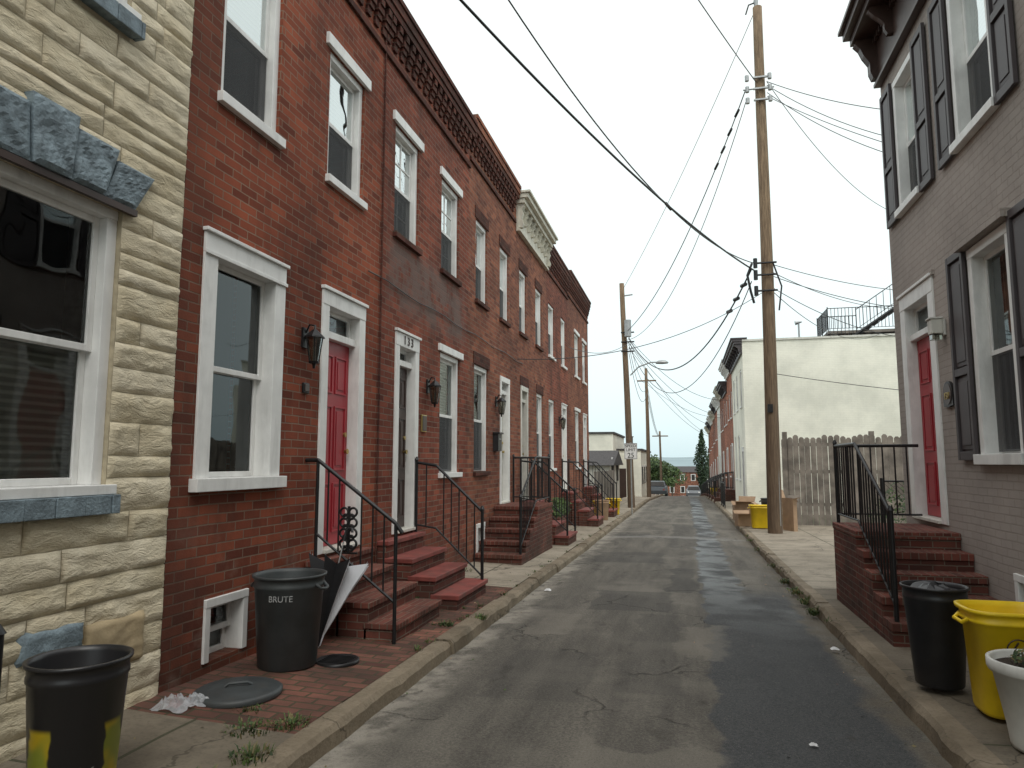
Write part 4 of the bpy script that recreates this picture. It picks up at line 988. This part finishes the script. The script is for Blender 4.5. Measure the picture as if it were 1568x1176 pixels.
for k,(y,zz) in enumerate(((1800,-26),(2600,4),(3400,-28))):
    for i in range(nx+1):
        x=-3600+7200*i/nx; vs.append((x,y,zz+(14+16*noise.noise(Vector((x*.0012,2,0)))+3*noise.noise(Vector((x*.01,5,0))) if k==1 else 0)))
W=nx+1; mb.add(vs,[(j*W+i,j*W+i+1,(j+1)*W+i+1,(j+1)*W+i) for j in range(2) for i in range(nx)],M['hill'],True); mb.obj('distant_hills')

def car(name,x,y,rot,color):
    body=simple(name+'_paint',color,.3,.03,3); e=MB(); z=prof(y)+.01; c,s=math.cos(rot),math.sin(rot)
    def T(l,w,h): return (x+w*c-l*s,y+w*s+l*c,z+h)
    def loft(pr,w0,w1,hb,ht,mat):
        k=len(pr); vs=[]
        for sg in(-1,1):
            for l,h in pr: w=w0+(w1-w0)*(h-hb)/(ht-hb); vs.append(T(l,sg*w,h))
        e.add(vs,[tuple(range(k)),tuple(reversed(range(k,2*k)))]+[(i,k+i,k+(i+1)%k,(i+1)%k) for i in range(k)],mat)
    loft([(-2.2,.3),(-2.25,.6),(-2.1,.82),(-1.2,.92),(1.4,.98),(2.1,.92),(2.2,.6),(2.15,.3)],.88,.84,.3,.98,body)
    loft([(-1.15,.925),(-.5,1.36),(.2,1.43),(1.0,1.38),(1.6,.975)],.80,.6,.92,1.43,body)
    loft([(-1.22,.95),(-.56,1.34),(-.52,1.34),(-1.1,.95)],.72,.56,.92,1.43,M['room']); loft([(1.64,1.0),(1.05,1.36),(1.01,1.36),(1.55,1.0)],.72,.56,.92,1.43,M['room'])
    loft([(-.85,.97),(-.42,1.3),(.9,1.33),(1.3,1.0)],.812,.655,.92,1.43,M['room'])
    for l in(-1.35,1.3):
        for sg in(-1,1): e.cyl(T(l,sg*.7,.32),T(l,sg*.9,.32),.32,.32,M['black'],18); e.cyl(T(l,sg*.9,.32),T(l,sg*.905,.32),.18,.18,M['metal'],12)
    for l,m in((-2.23,M['signw']),(2.17,M['redtread'])):
        for sg in(-1,1): e.cyl(T(l,sg*.62,.7),T(l*1.01,sg*.62,.7),.09,.09,m,10)
    return e.obj(name,bevel=.02)
car('parked_car',.85,92,0,(.12,.13,.14)); car('parked_car',.9,108,0,(.3,.31,.32)); car('parked_car',-2.6,68,math.pi,(.05,.06,.07)); car('parked_car',-.4,150,1.57,(.4,.4,.4))

# ------------------------------------------------------------------ poles & wires
def pole(name,x,y,h,x2,y2,r0,r1,fit=None):
    mb=MB(); z0=prof(y)-.1; seg=20
    k=14; vs=[]
    for j in range(k+1):
        t=j/k; cx=x+(x2-x)*t+.03*math.sin(t*5)*(t); cy=y+(y2-y)*t; r=r0+(r1-r0)*t
        for i in range(seg):
            a=2*math.pi*i/seg; q=r*(1+.03*noise.noise(Vector((math.cos(a)*2,math.sin(a)*2,j*.4)))); vs.append((cx+q*math.cos(a),cy+q*math.sin(a),z0+(h-z0)*t))
    mb.add(vs,[(j*seg+i,j*seg+(i+1)%seg,(j+1)*seg+(i+1)%seg,(j+1)*seg+i) for j in range(k) for i in range(seg)]+[tuple(k*seg+i for i in range(seg))],M['pole'],True)
    if fit: fit(mb)
    return mb.obj(name)
P1=(2.02,18.3)
def fit1(mb):
    x,y=P1
    for z in(9.75,9.45,9.15):
        mb.box(x-.1,x+.25,y-.2,y-.14,z-.02,z+.02,M['metal'])
        for s in(-.25,.3): mb.cyl((x+s,y-.17,z-.07),(x+s,y-.17,z+.07),.05,.05,M['metal'],10)
    mb.cyl((x-.35,y-.17,9.45),(x+.4,y-.17,9.45),.02,.02,M['metal'],6)
    mb.cyl((x+.06,y,11.7),(x+.06,y,11.95),.04,.06,M['metal'],8); mb.tube([(x-.2,y,11.6),(x-.12,y,11.85),(x+.06,y,11.9)],.02,M['iron'])
    for z in(4.9,4.6,4.2): mb.cyl((x-.25,y-.2,z),(x+.28,y-.2,z),.025,.025,M['iron'],6); mb.cyl((x-.22,y-.2,z-.12),(x-.22,y-.2,z+.12),.05,.05,M['iron'],8)
    mb.tube([(x-.3,y-.2,4.9),(x-.42,y-.25,4.6),(x-.35,y-.2,4.2),(x-.28,y-.2,3.9)],.03,M['iron']); mb.tube([(x+.2,y-.15,4.9),(x+.38,y-.15,4.3),(x+.3,y-.15,3.7)],.02,M['iron'])
    mb.cyl((x+.13,y-.12,-1.5),(x+.13,y-.1,3.),.018,.018,M['metal'],6); mb.box(x-.06,x+.06,y-.19,y-.15,1.2,1.4,M['iron'])
pole('utility_pole',P1[0]+.02,18.3,11.75,P1[0]+.12,18.3,.172,.115,fit1)
def fit2(mb):
    mb.cyl((-2.5,29.8,7.0),(-2.0,29.8,7.05),.03,.03,M['metal'],6)
    mb.tube([(-2.15,29.7,3.6),(-1.8,29.7,3.95),(-1.3,29.7,4.12),(-1.0,29.7,4.12)],.03,M['metal'],8)
    mb.lathe([(.001,4.2),(.1,4.18),(.17,4.1),(.15,4.05),(.001,4.03)],-.85,29.7,M['metal'],16,1.6,.8)
    mb.cyl((-2.2,29.5,5.2),(-2.2,29.5,5.9),.14,.14,M['metal'],12)
    for z in(5.4,5.,4.6): mb.cyl((-2.5,29.6,z),(-1.95,29.6,z),.03,.03,M['iron'],6)
pole('utility_pole',-2.2,29.8,7.55,-2.42,29.8,.15,.1,fit2)
pole('utility_pole',-2.3,46,6.0,-2.3,46,.14,.09,lambda mb:mb.cyl((-2.9,46,5.2),(-1.7,46,5.2),.05,.05,M['pole'],6))
pole('utility_pole',-2.5,75,3.2,-2.5,75,.14,.09,lambda mb:mb.cyl((-3.3,75,2.7),(-1.7,75,2.7),.06,.06,M['pole'],6))
mb=MB(); sx,sy=-2.0,27.2; mb.cyl((sx,sy,prof(27)),(sx,sy,.75),.025,.025,M['metal'],8); mb.box(sx-.24,sx+.24,sy-.035,sy-.03,.12,.72,M['signw'])
for (a,b,c,d) in((-.23,.23,.70,.712),(-.23,.23,.128,.14),(-.23,-.218,.14,.70),(.218,.23,.14,.70)): mb.box(sx+a,sx+b,sy-.04,sy-.036,c,d,M['black'])
so=mb.obj('speed_limit_sign')
text('sign_text','SPEED\nLIMIT',.15,(sx,sy-.042,.57),(math.pi/2,0,0),M['black'],so,.001); text('sign_number','25',.26,(sx,sy-.042,.18),(math.pi/2,0,0),M['black'],so,.001)

def wire(a,b,sag,r=.012,nm='overhead_wire',knots=()):
    mb=MB(); a=Vector(a);b=Vector(b); pts=[]
    for i in range(33):
        t=i/32; p=a.lerp(b,t); p.z-=sag*4*t*(1-t); pts.append(p)
    mb.tube(pts,r,M['black'],6)
    for t in knots:
        p=a.lerp(b,t); p.z-=sag*4*t*(1-t); d=(b-a).normalized(); mb.cyl(p-d*.12,p+d*.12,r*2.6,r*2.6,M['black'],8)
    mb.obj(nm)
px,py=P1
wire((px-.2,py,4.75),(-3.5,5.4,6.15),.45,.019)
wire((px-.2,py,4.95),(-3.5,6.6,8.2),1.25,.012,knots=(.38,))
wire((px,py,9.7),(-3.6,2.7,9.4),.3,.012)
wire((px-.25,py,9.6),(-2.35,29.8,5.4),.9,.014,knots=(.05,.09,.13,.17)); wire((px-.25,py,9.3),(-2.35,29.8,5.1),1.5,.010)
wire((px-.3,py,4.8),(-2.2,29.8,5.2),1.9,.02,knots=(.04,.08,.12)); wire((px-.3,py,4.5),(-2.2,29.8,4.9),2.4,.012)
wire((px+.1,py,4.3),(XL,14,2.1),.5,.008); wire((px,py,11.6),(-2.4,29.8,7.3),.3,.008)
for (z0,e_,sg) in((9.7,(9,14,6.6),.8),(9.6,(9,14,6.0),1.2),(9.4,(9,13.5,5.2),1.3),(9.3,(8,12.5,3.9),.5),(9.7,(9,30,9.6),.9)): wire((px+.25,py,z0),e_,sg,.009)
for (z0,e_,sg) in((4.9,(9,24,5.2),.3),(4.7,(9,26,5.4),.6),(4.6,(9,22,4.2),.4),(4.3,(9,24,4.0),.7),(4.2,(7.5,30,5.0),.6)): wire((px+.2,py,z0),e_,sg,.009)
wire((px+.2,py,2.15),(9,21,1.6),.1,.008)
for (z0,z1,sg) in((5.4,5.2,.8),(5.0,4.8,1.0),(4.6,4.4,1.2)): wire((-2.2,29.8,z0),(-2.3,46,z1),sg,.012); wire((-2.3,46,z1),(-2.5,75,2.7),.9,.014)
for (z0,e_) in((5.2,(XF,38,3.2)),(5.0,(XF,44,2.8)),(4.8,(XF,52,2.5)),(5.,(XF,62,2.2))): wire((-2.2,29.8,z0),e_,.8,.01)
wire((-2.3,46,5.2),(XF,66,2.2),.6,.012); wire((-2.3,46,5.),(XF,50,3.),.5,.01)
wire((-2.2,29.8,5.0),(XL+.1,20,3.3),.3,.01)

# ------------------------------------------------------------------ world, sun, camera
wd=bpy.data.worlds.new("World"); scene.world=wd; wd.use_nodes=True; nt=wd.node_tree
bg=nt.nodes['Background']; out=nt.nodes['World Output']
sky=nt.nodes.new('ShaderNodeTexSky'); sky.sky_type='NISHITA'; sky.sun_disc=False; sky.sun_elevation=math.radians(52); sky.sun_rotation=math.radians(155); sky.dust_density=3
hs=nt.nodes.new('ShaderNodeHueSaturation'); hs.inputs['Saturation'].default_value=.35; nt.links.new(sky.outputs[0],hs.inputs['Color'])
nt.links.new(hs.outputs[0],bg.inputs[0]); bg.inputs[1].default_value=.05
tc=nt.nodes.new('ShaderNodeTexCoord'); sp=nt.nodes.new('ShaderNodeSeparateXYZ'); nt.links.new(tc.outputs['Generated'],sp.inputs[0])
cr=nt.nodes.new('ShaderNodeValToRGB'); nt.links.new(sp.outputs[2],cr.inputs[0])
els=cr.color_ramp.elements; els[0].position=0.; els[0].color=(.44,.55,.57,1); els[1].position=1.; els[1].color=(.90,.90,.90,1)
for p_,c_ in((.12,(.49,.575,.58,1)),(.3,(.56,.62,.60,1)),(.55,(.62,.66,.635,1)),(.75,(.74,.76,.74,1))):
    q=els.new(p_); q.color=c_
bg2=nt.nodes.new('ShaderNodeBackground'); nt.links.new(cr.outputs[0],bg2.inputs[0]); bg2.inputs[1].default_value=1.55
ad=nt.nodes.new('ShaderNodeAddShader'); nt.links.new(bg.outputs[0],ad.inputs[0]); nt.links.new(bg2.outputs[0],ad.inputs[1]); nt.links.new(ad.outputs[0],out.inputs[0])
sl=bpy.data.lights.new('sun','SUN'); sl.energy=.8; sl.angle=math.radians(30); sl.color=(1,.96,.88)
so=bpy.data.objects.new('sun',sl); scene.collection.objects.link(so)
el=math.radians(52); az=math.radians(155); d=Vector((math.sin(az)*math.cos(el),math.cos(az)*math.cos(el),math.sin(el)))
so.rotation_euler=d.to_track_quat('Z','Y').to_euler()
cam=bpy.data.cameras.new('camera'); co=bpy.data.objects.new('camera',cam); scene.collection.objects.link(co); scene.camera=co
cam.sensor_width=36; cam.lens=24.98; cam.clip_end=9000; cam.clip_start=.05
co.location=(0,0,OZ); co.rotation_euler=(math.radians(96.294),0,math.radians(13.66))
scene.view_settings.view_transform='Standard'; scene.view_settings.look='None'; scene.view_settings.exposure=0
